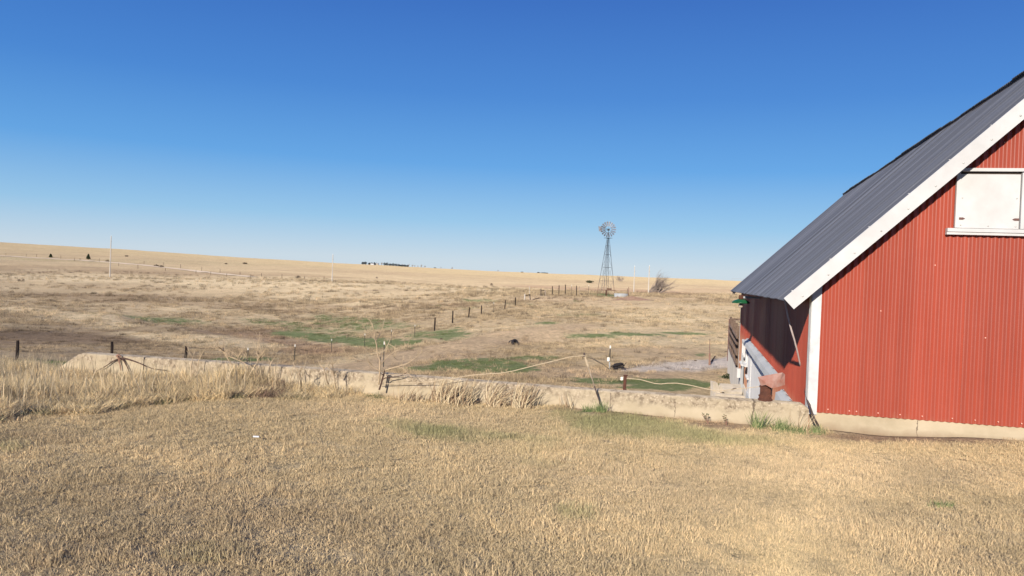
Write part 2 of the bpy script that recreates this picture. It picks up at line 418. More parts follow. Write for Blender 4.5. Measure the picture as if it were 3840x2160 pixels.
t.color(t.ramp(n, [(0.3, (0.40, 0.36, 0.32)), (0.7, (0.52, 0.47, 0.41))])).rough(0.9); t.bump(t.noise(30, 4, 0.6), 0.3, 0.01); M['greyconc'] = t.m
M['paleconc'] = varied('pale_concrete', (0.40, 0.34, 0.27), (0.52, 0.45, 0.37), 5, 0.9, 0, 0.3, 30, 0.01)

# grass blades: the colour comes with each tuft (stored on it), small variation from blade to blade
def blade_mat(name, trans=0.3, bright=1.0):
    t = NT(name); t.b.inputs['Diffuse Roughness'].default_value = 1.0
    a = t.attr('tint', 'INSTANCER'); r = t.attr('blade', 'GEOMETRY')
    v = t.ramp(r.outputs['Fac'], [(0.0, 0.55), (0.45, 0.92), (1.0, 1.30)])
    c = t.mix(1.0, a.outputs['Color'], v, 'MULTIPLY')
    t.color(c).rough(0.75, 0, 0.2)
    tr = t.n.new('ShaderNodeBsdfTranslucent'); t.l.new(c, tr.inputs['Color'])
    ms = t.n.new('ShaderNodeMixShader'); ms.inputs[0].default_value = trans
    t.l.new(t.b.outputs[0], ms.inputs[1]); t.l.new(tr.outputs[0], ms.inputs[2]); t.l.new(ms.outputs[0], t.out.inputs['Surface'])
    return t.m
M['blade_grass'] = blade_mat('grass_blades')
def plain_blade(name, stops):
    t = NT(name); r = t.attr('blade', 'GEOMETRY')
    t.color(t.ramp(r.outputs['Fac'], stops)).rough(0.75, 0, 0.2); return t.m
M['deadblade'] = plain_blade('dead_blades', [(0.0, (0.14, 0.085, 0.05)), (0.35, (0.40, 0.28, 0.17)), (0.6, (0.52, 0.415, 0.26)), (1.0, (0.66, 0.55, 0.37))])
M['greenblade'] = plain_blade('green_blades', [(0.0, (0.055, 0.085, 0.030)), (0.5, (0.13, 0.175, 0.065)), (1.0, (0.34, 0.33, 0.16))])

# ground: base colour stored on the mesh (soil and grass kinds), grain and patchiness here
t = NT('ground_cover')
P = t.pos(); col = t.attr('cover').outputs['Color']; gm = t.attr('greens').outputs['Fac']; fld = t.attr('wild').outputs['Fac']
n1 = t.noise(0.55, 6, 0.68); n2 = t.noise(3.5, 6, 0.7); n3 = t.noise(0.09, 5, 0.6); n4 = t.noise(28, 5, 0.7)
v = t.math('MULTIPLY_ADD', t.math('SUBTRACT', n1, 0.5), 0.9, 1.0)
v = t.math('ADD', v, t.math('MULTIPLY', t.math('SUBTRACT', n3, 0.5), 0.55))
v = t.math('ADD', v, t.math('MULTIPLY', t.math('SUBTRACT', n2, 0.5), 1.7))
v = t.math('ADD', v, t.math('MULTIPLY', t.math('SUBTRACT', n4, 0.5), 0.8))
v = t.math('MAXIMUM', v, 0.38)
c = t.mix(1.0, col, v, 'MULTIPLY')
gk = t.math('ADD', gm, t.math('MULTIPLY', t.math('SUBTRACT', t.noise(0.9, 7, 0.78), 0.5), 2.4))
gk = t.ramp(gk, [(0.36, 0.0), (0.66, 0.85)])
gk = t.math('MULTIPLY', gk, t.ramp(gm, [(0.02, 0.0), (0.15, 1.0)]))
gc = t.ramp(n2, [(0.3, (0.095, 0.15, 0.055)), (0.55, (0.15, 0.205, 0.08)), (0.75, (0.30, 0.29, 0.15))])
c = t.mix(gk, c, gc)
t.b.inputs['Diffuse Roughness'].default_value = 1.0
t.color(c).rough(0.95, 0, 0.1); t.bump(t.math('ADD', n2, t.math('MULTIPLY', n4, 0.35)), 0.9, 0.22); M['ground'] = t.m
# ------------------------------------------------------------------ what covers the ground (kinds of grass and soil, laid out on the map)
STRAW = np.array([0.51, 0.388, 0.240]); PALE = np.array([0.64, 0.505, 0.320]); TAN = np.array([0.51, 0.378, 0.240])
BROWN = np.array([0.355, 0.255, 0.158]); REDB = np.array([0.375, 0.250, 0.162]); GRAV = np.array([0.50, 0.435, 0.39]); DIRT = np.array([0.46, 0.335, 0.225])
DARKB = np.array([0.25, 0.178, 0.115])
def world_ellipse(cx, cy, rx, ry, yard=False):
    f = (lambda x, y: onz(x, y, 0.0)) if yard else (lambda x, y: hit(x, y)[0])
    c = f(cx, cy); e1 = f(cx+rx, cy+0.04*rx) ; e2 = f(cx, cy-ry*0.85); e3 = f(cx, cy+ry*0.85)
    u = np.array([e1.x-c.x, e1.y-c.y]); w = np.array([e2.x-e3.x, e2.y-e3.y])/2
    c2 = np.array([(e2.x+e3.x)/2, (e2.y+e3.y)/2])
    return c2, np.linalg.inv(np.array([u, w]).T)
def emask(E, a, b, soft=0.5):
    c, I = E
    d0 = a-c[0]; d1 = b-c[1]
    p = I[0,0]*d0+I[0,1]*d1; q = I[1,0]*d0+I[1,1]*d1
    return 1-sstep(1-soft, 1+soft, np.sqrt(p*p+q*q))
FIELD_PATCH = [  # (kind, x, y, half width, half height, strength) as seen from the yard
 ('B', 250,1300,430,80,1.0), ('D', 330,1265,160,28,.8), ('D', 120,1250,120,30,.6), ('D', 520,1370,160,14,.6), ('P', 330,1190,260,12,1.0), ('P', 610,1260,200,14,.95), ('P', 60,1172,170,13,1.0), ('P', 440,1218,110,10,.9),
 ('R', 900,1262,300,26,.8), ('R', 1120,1305,190,28,.8), ('B', 520,1225,300,18,.6), ('D', 880,1240,160,12,.5), ('B', 700,1340,200,18,.5),
 ('G', 1170,1262,190,18,.95), ('G', 1360,1285,170,20,.9), ('G', 1330,1215,270,34,.58), ('G', 1060,1215,200,20,.5), ('G', 1200,1240,200,20,.52), ('G', 520,1193,260,12,.65), ('G', 250,1170,160,8,.3),
 ('G', 900,1348,130,18,.75), ('G', 1330,1360,110,10,.6), ('G', 1500,1283,90,14,.8), ('G', 1640,1255,140,22,.7), ('G', 1470,1300,90,12,.7),
 ('G', 300,1378,240,20,.75), ('G', 130,1370,140,20,.7),
 ('G', 1790,1372,230,30,1.0), ('G', 1600,1385,160,12,.9), ('G', 1990,1345,120,10,.8), ('G', 1920,1382,130,12,.8),
 ('G', 2080,1213,90,9,.8), ('G', 2170,1183,90,9,.5), ('G', 2130,1256,150,12,.8), ('G', 2370,1256,110,9,.95), ('G', 2560,1252,100,6,.85), ('G', 2660,1247,60,4,.6),
 ('G', 2240,1428,120,14,.95), ('G', 2140,1420,60,6,.6), ('G', 2510,1436,190,22,1.0), ('G', 2430,1450,120,10,.9), ('G', 2640,1335,40,9,.6), ('G', 2700,1363,60,4,.8), ('G', 2720,1408,40,12,.55),
 ('G', 2280,1108,85,6,1.0), ('G', 2100,1127,140,7,.45), ('G', 1800,1128,90,8,.6), ('G', 1700,1150,120,9,.5), ('G', 1950,1140,60,4,.5), ('G', 2400,1099,60,3,.5),
 ('T', 1650,1325,210,30,.9), ('T', 1850,1262,170,20,.8), ('T', 2100,1400,200,24,.8), ('T', 2050,1118,150,10,.8), ('T', 2350,1138,330,9,.7), ('T', 2500,1330,190,36,.7), ('T', 2420,1408,330,14,.8),
 ('R', 1900,1282,90,14,.6), ('T', 1050,1372,200,6,.8), ('P', 2480,1195,210,26,.8), ('P', 2100,1170,130,18,.6), ('P', 2450,1275,240,7,.8),
 ('P', 700,1062,900,22,.8), ('P', 1700,1090,300,14,.7), ('P', 200,1050,300,12,.7), ('P', 1250,1130,420,20,.5), ('P', 800,1170,260,8,.5),
 ('B', 180,1012,260,14,.8), ('B', 560,1020,300,12,.7), ('B', 1000,1030,300,8,.6), ('B', 260,1108,260,12,.55), ('B', 620,1118,260,14,.5), ('B', 1000,1165,220,14,.5), ('D', 90,1012,90,8,.6), ('B', 1680,1145,130,6,.6),
 ('R', 2080,1078,230,7,.8), ('R', 2400,1090,240,8,.8), ('R', 2700,1090,160,9,.7), ('R', 2460,1098,110,6,.8), ('B', 1400,1022,300,6,.5), ('B', 2100,1052,500,5,.4), ('B', 2650,1075,150,5,.5),
 ('g', 200,975,420,8,.35), ('g', 700,985,380,10,.30), ('g', 1000,965,300,8,.2), ('P', 100,930,300,8,.6), ('P', 500,935,400,6,.5),
]
KIND = {'B': BROWN, 'R': REDB, 'P': PALE, 'T': TAN, 'D': DARKB, 'V': GRAV}
def _segd(a, b, p, q):
    dx, dy = q.x-p.x, q.y-p.y; t_ = np.clip(((a-p.x)*dx+(b-p.y)*dy)/(dx*dx+dy*dy+1e-9), 0, 1); return np.hypot(a-p.x-t_*dx, b-p.y-t_*dy)
_kp = [hit(x, y, 12)[0] for x, y in ((-80,1160),(170,1172),(400,1204),(620,1256),(860,1288))]
KNOLLS += [(_kp[i].x, _kp[i].y, _kp[i+1].x, _kp[i+1].y, 4.5, 0.5) for i in range(4)]
_kp = [hit(x, y, 12)[0] for x, y in ((1760,1300),(1900,1272),(2080,1262),(2300,1262))]
KNOLLS += [(_kp[i].x, _kp[i].y, _kp[i+1].x, _kp[i+1].y, 2.5, 0.30) for i in range(3)]
FIELD_STROKE = [   # worn tracks, crests and strips
 ('T', [(1180,1402),(1300,1382),(1420,1362),(1560,1330),(1700,1292),(1840,1262),(1980,1242),(2120,1226)], 3.2, 1.0),
 ('P', [(1210,1368),(1340,1340),(1460,1316),(1600,1290)], 0.9, .9), ('P', [(1780,1236),(1900,1226),(2020,1222)], 1.2, .8),
 ('P', [(-80,1162),(60,1168),(170,1174),(330,1192),(470,1222),(600,1252),(720,1272),(860,1288),(960,1296)], 3.0, 1.0),
 ('D', [(-60,1262),(90,1250),(220,1262),(330,1272),(440,1284)], 2.6, .8), ('D', [(500,1232),(640,1238),(800,1250)], 2.0, .6),
 ('V', [(2410,1394),(2520,1388),(2620,1376),(2700,1364),(2790,1350)], 1.0, .85), ('V', [(2500,1380),(2620,1366),(2780,1352)], 1.3, .85),
 ('T', [(2100,1404),(2300,1402),(2500,1404),(2700,1400)], 1.2, .9), ('T', [(2060,1120),(2250,1122),(2500,1120),(2740,1124)], 5.0, .8),
 ('P', [(2180,1298),(2330,1290),(2480,1278),(2640,1272),(2760,1268)], 1.6, .8), 
 ('B', [(1180,1148),(1340,1150),(1500,1152),(1700,1148)], 3.0, .5), ('B', [(400,1130),(700,1138),(1000,1150)], 4.0, .5),
 ('B', [(0,1000),(300,1006),(600,1022)], 14.0, .7), ('B', [(640,1012),(900,1030),(1240,1040)], 9.0, .5), ('g', [(540,980),(760,985),(1000,990),(1200,1000)], 30.0, .3),
 ('B', [(0,950),(200,955),(420,963)], 12, .5), ('B', [(1300,1012),(1700,1030),(2100,1050),(2700,1068)], 16, .5),
]
_FS = [(k, [hit(x, y, 12)[0] for x, y in P], w_, s) for k, P, w_, s in FIELD_STROKE]
_FE = [(k, world_ellipse(x, y, rx, ry), s) for k, x, y, rx, ry, s in FIELD_PATCH]
YARD_PATCH = [
 ('G', 1760,1625,230,48,.62), ('G', 1820,1660,130,24,.55), ('G', 2230,1590,200,45,.75), ('G', 2420,1620,190,34,.62), ('G', 2160,1560,90,24,.6), ('G', 2560,1640,160,26,.5), ('G', 1560,1590,110,20,.4),
 ('G', 2000,1740,90,16,.4), ('G', 2150,1930,40,22,.35), ('G', 2320,2130,90,36,.6), ('G', 160,1910,60,34,.5), ('G', 20,1660,40,20,.55), ('G', 2030,2095,50,30,.35), ('G', 760,2090,60,28,.4), ('G', 3540,1830,60,24,.3), ('G', 2820,1650,160,20,.5), ('G', 2980,1620,140,24,.55),
 ('R', 2450,1560,330,22,.95), ('R', 2200,1530,180,10,.6), ('R', 2720,1600,160,18,.8), ('R', 3480,1642,380,22,1.0), ('R', 3200,1640,150,14,.6), ('R', 3700,1660,260,16,.9),
 ('P', 3200,1760,620,80,.75), ('P', 2760,1860,560,120,.55), ('P', 3400,2000,420,120,.35), ('P', 1500,1550,520,36,.5), ('P', 2300,1780,400,60,.35), ('B', 700,1900,620,130,.25), ('B', 400,2080,620,90,.36), ('B', 1200,1990,520,110,.2), ('B', 3700,2110,300,60,.25), ('B', 150,1640,220,30,.3),
]
_YE = [(k, world_ellipse(x, y, rx, ry, True), s) for k, x, y, rx, ry, s in YARD_PATCH]
def cover(a, b):
    """kind of ground at map points: base colour, amount of green grass, bareness"""
    r = np.sqrt(a*a+b*b); yd = ymask(a, b) > 0.5
    ja = a + fbm(a/3.0, b/3.0, 3, 61)*1.4*sstep(9, 40, r)+fbm(a/14., b/14., 2, 65)*3.0*sstep(60, 200, r); jb = b + fbm(a/3.0, b/3.0, 3, 67)*1.4*sstep(9, 40, r)+fbm(a/14., b/14., 2, 66)*3.0*sstep(60, 200, r)
    col = np.repeat(STRAW[None, :], len(a), 0); col[yd] = np.array([0.655, 0.518, 0.312])
    g = np.zeros(len(a)); bare = np.zeros(len(a))
    for yard, EL in ((False, _FE), (True, _YE)):
        for k, E, s in EL:
            m = emask(E, ja, jb, 0.5 if not yard or k != 'G' else 0.9)*s*(0.85 if yard and k == 'G' else 1)*(yd if yard else ~yd)
            if k in 'Gg': g = np.maximum(g, m)
            else:
                col = col*(1-m[:, None]) + KIND[k][None, :]*m[:, None]
                if k in 'TV': bare = np.maximum(bare, m)
                if yard and k == 'R': bare = np.maximum(bare, m)
    n = fbm(a/22.0, b/22.0, 4, 71)*sstep(20, 60, r)
    w = sstep(0.05, 0.5, n)[:, None]*0.38; col = col*(1-w) + BROWN*w
    w = sstep(-0.05, -0.5, n)[:, None]*0.4; col = col*(1-w) + PALE*w
    for k, E, w_, s in _FS:
        d = np.min(np.stack([_segd(a+0.45*(ja-a), b+0.45*(jb-b), E[i], E[i+1]) for i in range(len(E)-1)]), 0)
        m = (1-sstep(w_*0.6, w_*1.4, d))*s*(~yd)
        if k in 'Gg': g = np.maximum(g, m); continue
        g = g*(1-m*0.85); col = col*(1-m[:, None]) + KIND[k][None, :]*m[:, None]
        if k in 'TV': bare = np.maximum(bare, m)
    # long fields in strips on the far hills
    X = cos(YAW)*a + sin(YAW)*b; Z = cos(YAW)*b - sin(YAW)*a
    s = fbm(X/260.0, Z/26.0, 4, 81)*sstep(350, 600, r)
    w = sstep(0.0, 0.4, s)[:, None]*0.6; col = col*(1-w)+np.array([0.38, 0.285, 0.185])*w
    w = sstep(260, 600, r)[:, None]*0.65; col = col*(1-w)+np.array([0.395, 0.295, 0.180])*w
    w = sstep(560, 780, r)[:, None]*0.5; col = col*(1-w)+np.array([0.47, 0.36, 0.20])*w
    return col, g, bare

# ------------------------------------------------------------------ the ground sheet
def axis_a():
    v = list(np.arange(-13, 9, 0.16))
    x = v[-1]; st = 0.16
    while x < 3500: st *= 1.045; x += st; v.append(x)
    x = v[0]; st = 0.16
    while x > -3500: st *= 1.022; x -= st; v.insert(0, x)
    return np.array(v)
def axis_b():
    v = list(np.arange(1.5, 9.6, 0.16)) + [9.70, 9.755, 9.765, 9.84]
    x = 9.9; st = 0.15
    while x < 3500: v.append(x); st = min(st*1.02, max(0.15, x*0.0125)) if x < 400 else st*1.02; x += st
    x = 1.5; st = 0.2
    while x > -1500: st *= 1.22; x -= st; v.insert(0, x)
    return np.array(v)
AX, BX = axis_a(), axis_b()
A2, B2 = np.meshgrid(AX, BX)
H2 = ground_h(A2.ravel(), B2.ravel())
nA, nB = len(AX), len(BX)
me = bpy.data.meshes.new('ground')
co = np.stack([A2.ravel(), B2.ravel(), H2], 1)
ii = np.arange((nB-1)*(nA-1)); r_, c_ = ii//(nA-1), ii % (nA-1)
q = np.stack([r_*nA+c_, r_*nA+c_+1, (r_+1)*nA+c_+1, (r_+1)*nA+c_], 1).astype(np.int32)
me.vertices.add(len(co)); me.vertices.foreach_set('co', co.ravel().astype(np.float32))
me.loops.add(q.size); me.loops.foreach_set('vertex_index', q.ravel())
me.polygons.add(len(q)); me.polygons.foreach_set('loop_start', (np.arange(len(q))*4).astype(np.int32))
me.polygons.foreach_set('use_smooth', np.ones(len(q), bool))
me.update(calc_edges=True)
cc, cg, cb = cover(A2.ravel(), B2.ravel())
ca = me.attributes.new('cover', 'FLOAT_COLOR', 'POINT'); ca.data.foreach_set('color', np.concatenate([cc, np.ones((len(cc), 1))], 1).ravel().astype(np.float32))
ga = me.attributes.new('greens', 'FLOAT', 'POINT'); ga.data.foreach_set('value', cg.astype(np.float32))
wa = me.attributes.new('wild', 'FLOAT', 'POINT'); wa.data.foreach_set('value', cb.astype(np.float32))
me.materials.append(M['ground'])
ground = bpy.data.objects.new('ground', me); C.objects.link(ground); ground['kind'] = 'structure'

# dirt road across the far slope
def ribbon(name, pts, w, mat, lift=0.06):
    P = [Vector(p) for p in pts]; mb = MB(); vs = []
    sub = []
    for i in range(len(P)-1):
        n = max(2, int((P[i+1]-P[i]).length/6))
        sub += [P[i].lerp(P[i+1], k/n) for k in range(n)]
    sub.append(P[-1])
    for i, p in enumerate(sub):
        d = (sub[min(i+1, len(sub)-1)]-sub[max(i-1, 0)]); d.z = 0; d.normalize(); nrm = Vector((-d.y, d.x, 0))
        for k in range(5):
            q = p + nrm*w*(k/4-0.5); vs.append((q.x, q.y, gz(q.x, q.y)+lift+(0.10 if k in (1, 2, 3) else 0)))
    fs = [(i*5+k, i*5+k+1, (i+1)*5+k+1, (i+1)*5+k) for i in range(len(sub)-1) for k in range(4)]
    mb.add(vs, fs); return mb.build(name, mat, None, True)
M['road'] = varied('pale_dirt_road', (0.55, 0.43, 0.30), (0.64, 0.51, 0.37), 0.5, 0.95)
road_px = [(-60,957),(60,963),(190,970),(300,976),(395,983),(480,990),(560,998),(640,1006),(720,1015),(800,1024),(880,1033),(950,1040)]
ROAD = [hit(x, y, 120)[0] for x, y in road_px]
tag(ribbon('dirt_road', ROAD, 5.5, M['road'], 0.15), kind='structure')

# ------------------------------------------------------------------ instanced ground cover
def blades_mesh(name, n, rad, h, w, lean, seg=2, seed=0, curl=0.5, lo=0.4):
    R = np.random.default_rng(seed); vs = []; fs = []; bl = []
    for i in range(n):
        r = rad*sqrt(R.random()); t = R.random()*2*pi; x, y = r*cos(t), r*sin(t)
        L = h*(lo+(1-lo)*R.random()); ld = R.random()*2*pi; le = lean*(0.3+R.random()); fa = R.random()*pi
        wx, wy = cos(fa)*w/2*(0.6+0.8*R.random()), sin(fa)*w/2
        px, py, pz = x, y, -0.01; ang = le*0.4; base = len(vs); val = R.random()
        for k in range(seg+1):
            f = 1 - 0.25*k/seg if k < seg else 0.15
            vs += [(px-wx*f, py-wy*f, pz), (px+wx*f, py+wy*f, pz)]; bl += [val, val]
            st = L/seg; px += sin(ang)*cos(ld)*st; py += sin(ang)*sin(ld)*st; pz += cos(ang)*st
            ang = min(ang + le*curl + 0.25*(R.random()-0.3), 2.6); ld += (R.random()-0.5)*0.9
        for k in range(seg): fs.append((base+2*k, base+2*k+1, base+2*k+3, base+2*k+2))
    me = bpy.data.meshes.new(name); me.from_pydata(vs, [], fs)
    at_ = me.attributes.new('blade', 'FLOAT', 'POINT'); at_.data.foreach_set('value', np.array(bl, np.float32))
    me.materials.append(M['blade_grass']); return me
def variants(name, count, **k):
    col = bpy.data.collections.new(name)
    for i in range(count):
        o = bpy.data.objects.new(name+'_tuft', blades_mesh(name, seed=100+i*7+len(name), **k)); col.objects.link(o)
    return col, count
def scatter(name, pos, scale, tint, cv, tilt=0.15, seed=1, label=None):
    col, cnt = cv; N = len(pos); R = np.random.default_rng(seed)
    me = bpy.data.meshes.new(name); me.vertices.add(N); me.vertices.foreach_set('co', np.asarray(pos, np.float32).ravel())
    rot = np.stack([(R.random(N)-.5)*2*tilt, (R.random(N)-.5)*2*tilt, R.random(N)*2*pi], 1)
    def A(n, ty, fld, arr):
        x = me.attributes.new(n, ty, 'POINT'); x.data.foreach_set(fld, np.asarray(arr).ravel())
    A('spin', 'FLOAT_VECTOR', 'vector', rot.astype(np.float32)); A('size', 'FLOAT_VECTOR', 'vector', np.asarray(scale, np.float32))
    A('pick', 'INT', 'value', R.integers(0, cnt, N).astype(np.int32))
    A('tint', 'FLOAT_COLOR', 'color', np.concatenate([tint, np.ones((N, 1))], 1).astype(np.float32))
    me.update()
    o = bpy.data.objects.new(name, me); C.objects.link(o)
    g = bpy.data.node_groups.new(name+'_nodes', 'GeometryNodeTree')
    g.interface.new_socket('Geometry', in_out='INPUT', socket_type='NodeSocketGeometry'); g.interface.new_socket('Geometry', in_out='OUTPUT', socket_type='NodeSocketGeometry')
    n = g.nodes; gi = n.new('NodeGroupInput'); go = n.new('NodeGroupOutput'); ip = n.new('GeometryNodeInstanceOnPoints'); ci = n.new('GeometryNodeCollectionInfo')
    ci.inputs['Collection'].default_value = col; ci.inputs['Separate Children'].default_value = True; ci.inputs['Reset Children'].default_value = True
    ip.inputs['Pick Instance'].default_value = True
    def NA(nm, ty):
        x = n.new('GeometryNodeInputNamedAttribute'); x.data_type = ty; x.inputs['Name'].default_value = nm
        return [s for s in x.outputs if s.enabled and s.name == 'Attribute'][0]
    L = g.links.new
    L(gi.outputs[0], ip.inputs['Points']); L(ci.outputs[0], ip.inputs['Instance']); L(NA('spin', 'FLOAT_VECTOR'), ip.inputs['Rotation'])
    L(NA('size', 'FLOAT_VECTOR'), ip.inputs['Scale']); L(NA('pick', 'INT'), ip.inputs['Instance Index']); L(ip.outputs[0], go.inputs[0])
    md = o.modifiers.new('grow', 'NODES'); md.node_group = g
    tag(o, label, 'grass', None, 'stuff'); return o
GREEN1 = np.array([0.15, 0.19, 0.07]); GREEN2 = np.array([0.28, 0.30, 0.13])

# mown lawn of the yard
V_LAWN = variants('lawn', 7, n=210, rad=0.13, h=0.024, w=0.0030, lean=1.15, seg=2, curl=0.55)
V_LAWN2 = variants('lawn_upright', 5, n=110, rad=0.13, h=0.060, w=0.0034, lean=0.55, seg=3, curl=0.35)
def view_points(n, z0, z1, pxl=-350, pxr=4150, seed=3):
    R = np.random.default_rng(seed)
    Z = np.sqrt(z0*z0 + (z1*z1-z0*z0)*R.random(n)); px = pxl+(pxr-pxl)*R.random(n); X = (px-1920)/F*Z
    return cos(YAW)*X - sin(YAW)*Z, sin(YAW)*X + cos(YAW)*Z
a, b = view_points(35000, 2.3, 12.5, -1000, 4300)
k = (ymask(a, b) > 0.75) & ~((b > 9.62) & (a > -9.3)); a, b = a[k], b[k]
cc, cg, cb = cover(a, b)
keep = (NR.random(len(a)) > cb*1.15) & (NR.random(len(a)) > 0.45*sstep(0.36, 0.6, fbm(a/0.9, b/0.9, 3, 101)))
a, b, cc, cg, cb = a[keep], b[keep], cc[keep], cg[keep], cb[keep]
nz = fbm(a/0.7, b/0.7, 3, 91); nz2 = fbm(a/0.22, b/0.22, 2, 93)
gr = sstep(0.15, 0.95, cg + nz*1.1)*(cg > 0.02)
tone = np.clip(1.0 + nz*0.24 + (NR.random(len(a))-.5)*0.22, .5, 1.5)
greencol = GREEN1 + (GREEN2-GREEN1)*NR.random((len(a), 1))
tint = (cc*1.05)*(1-0.62*gr[:, None]) + greencol*0.62*gr[:, None]
tint = tint*tone[:, None]
up = NR.random(len(a)) < 0.10+0.75*gr
h = ground_h(a, b); pos = np.stack([a, b, h], 1)
hgt = np.clip(1.0+nz*0.3+nz2*0.35, 0.55, 1.6)
sc = np.stack([0.9+0.3*NR.random(len(a))]*2+[hgt], 1)
scatter('mown_lawn', pos[~up], sc[~up], tint[~up], V_LAWN, 0.25, 1, 'short dry straw-coloured mown lawn in the yard foreground')
scatter('lawn_sprouts', pos[up], sc[up], tint[up], V_LAWN2, 0.2, 2, 'upright greenish grass growing through the dry lawn')

# tall dry grass along the retaining wall
V_TALL = variants('tall', 7, n=64, rad=0.10, h=0.40, w=0.0046, lean=0.26, seg=4, curl=0.45, lo=0.35)
a, b = view_points(16000, 6.5, 17.0, -500, 1560, 8)
X = cos(YAW)*a+sin(YAW)*b; Z = cos(YAW)*b-sin(YAW)*a; px = 1920+F*X/Z
front = np.interp(px, [-500, 0, 450, 960, 1300, 1560], [6.9, 7.75, 8.9, 9.75, 10.12, 10.3]) + 0.6*fbm(a/0.8, b/0.8, 2, 44)
dens = np.interp(px, [-500, 250, 1000, 1080, 1250, 1330, 1400, 1560], [.85, .85, 0.7, 0.6, .5, .32, .2, .12])
dens = np.where((px > 740) & (px < 860), dens*0.75, dens)
k = (Z > front) & ((b < 9.58) | (a < -9.35)) & (ymask(a, b) > 0.15) & (NR.random(len(a)) < dens) & ((b < 9.6) | (Z < 14.5))
a, b, px = a[k], b[k], px[k]; N = len(a)
nz = fbm(a/0.6, b/0.6, 3, 47)
hs2 = np.clip(np.interp(px, [-500, 0, 300, 700, 900, 1100, 1300, 1500], [0.95, 0.95, .78, .78, .95, .85, .85, .5])*(1+nz*0.6), 0.3, 1.5)*(0.45+0.55*sstep(0.0, 0.8, (cos(YAW)*b-sin(YAW)*a)-np.interp(px, [-500, 0, 450, 960, 1300, 1560], [6.9, 7.75, 8.9, 9.75, 10.12, 10.3])))
base = np.array([0.78, 0.622, 0.375])*(0.72+0.45*NR.random((N, 1)))
lowg = (NR.random(N) < np.where(px < 800, 0.30, 0.15))
base[lowg] = np.array([0.19, 0.20, 0.10])*(0.7+0.6*NR.random((lowg.sum(), 1))); hs2[lowg] *= 0.55
brn = (np.abs(px-1040) < 60) & (NR.random(N) < .5); base[brn] = np.array([0.30, 0.20, 0.14])
scatter('tall_dry_grass', np.stack([a, b, ground_h(a, b)], 1), np.stack([0.9+0.3*NR.random(N)]*2+[hs2], 1), base, V_TALL, 0.14, 5, 'band of tall dry straw grass along the front of the concrete wall')
# seed stalks above it
V_STALK = variants('stalk', 4, n=3, rad=0.08, h=0.62, w=0.007, lean=0.16, seg=4, curl=0.3, lo=0.6)
k = NR.random(N) < 0.10
scatter('dry_grass_stalks', np.stack([a, b, ground_h(a, b)], 1)[k], np.ones((k.sum(), 3)), np.array([0.66, 0.54, 0.36])*(0.8+0.3*NR.random((k.sum(), 1))), V_STALK, 0.1, 6, 'thin pale seed stalks standing above the tall dry grass')

# rough pasture: wild tufts, denser in the foreground of the field
V_WILD = variants('wild', 6, n=40, rad=0.32, h=0.32, w=0.016, lean=0.75, seg=2, curl=0.6)
V_FLAT = variants('pasture', 6, n=46, rad=0.38, h=0.15, w=0.014, lean=1.1, seg=2, curl=0.5)
def _segd(a, b, p, q):
    dx, dy = q.x-p.x, q.y-p.y; t_ = np.clip(((a-p.x)*dx+(b-p.y)*dy)/(dx*dx+dy*dy), 0, 1); return np.hypot(a-p.x-t_*dx, b-p.y-t_*dy)
def field_tufts(name, n, z0, z1, cv, smin, smax, seed, label, wildness, power=1.0):
    R = np.random.default_rng(seed)
    u = R.random(n); Z = z0*(z1/z0)**(u**power); px = -500+R.random(n)*4000; X = (px-1920)/F*Z
    a = cos(YAW)*X - sin(YAW)*Z; b = sin(YAW)*X+cos(YAW)*Z
    k = (ymask(a, b) < 0.15) & ~((a > 1.0) & (b < 40) & (a < 8.5)); a, b, Z = a[k], b[k], Z[k]
    rd = np.min(np.stack([_segd(a, b, ROAD[i], ROAD[i+1]) for i in range(len(ROAD)-1)]), 0); k = rd > 3.6; a, b, Z = a[k], b[k], Z[k]
    cc, cg, cb = cover(a, b); nz = fbm(a/1.3, b/1.3, 3, 13)
    big = fbm(a/11.0, b/11.0, 3, 19)
    p = np.clip((0.35+nz*1.5+big*1.3+wildness)*(1-cb*0.96)*(1-0.7*cg), 0, 1); k = R.random(len(a)) < p
    a, b, Z, cc, cg, nz = a[k], b[k], Z[k], cc[k], cg[k], nz[k]
    gr = ((cg + nz*0.5) > 0.5) & (R.random(len(a)) < .85)
    tint = cc*(0.98+0.45*nz[:, None]+0.50*(R.random((len(a), 1))-.5))
    dk = R.random(len(a)) < 0.16; tint[dk] *= 0.45
    tint[gr] = (GREEN1*0.9+(GREEN2-GREEN1)*R.random((gr.sum(), 1))*0.6)
    s = (smin+(smax-smin)*R.random(len(a)))*np.clip(Z/70, 0.75, 2.2)
    sz = s*np.where(gr, 0.45, 1.0)
    return scatter(name, np.stack([a, b, ground_h(a, b)], 1), np.stack([s, s, sz], 1), np.clip(tint, .02, .9), cv, 0.15, seed, label)
field_tufts('pasture_grass', 60000, 10.5, 170, V_FLAT, 0.7, 1.3, 71, 'short dry pasture grass covering the near field', .25)
field_tufts('rough_grass', 42000, 30, 330, V_WILD, 0.6, 1.2, 72, 'rough clumped prairie grass over the valley slopes', -.05)
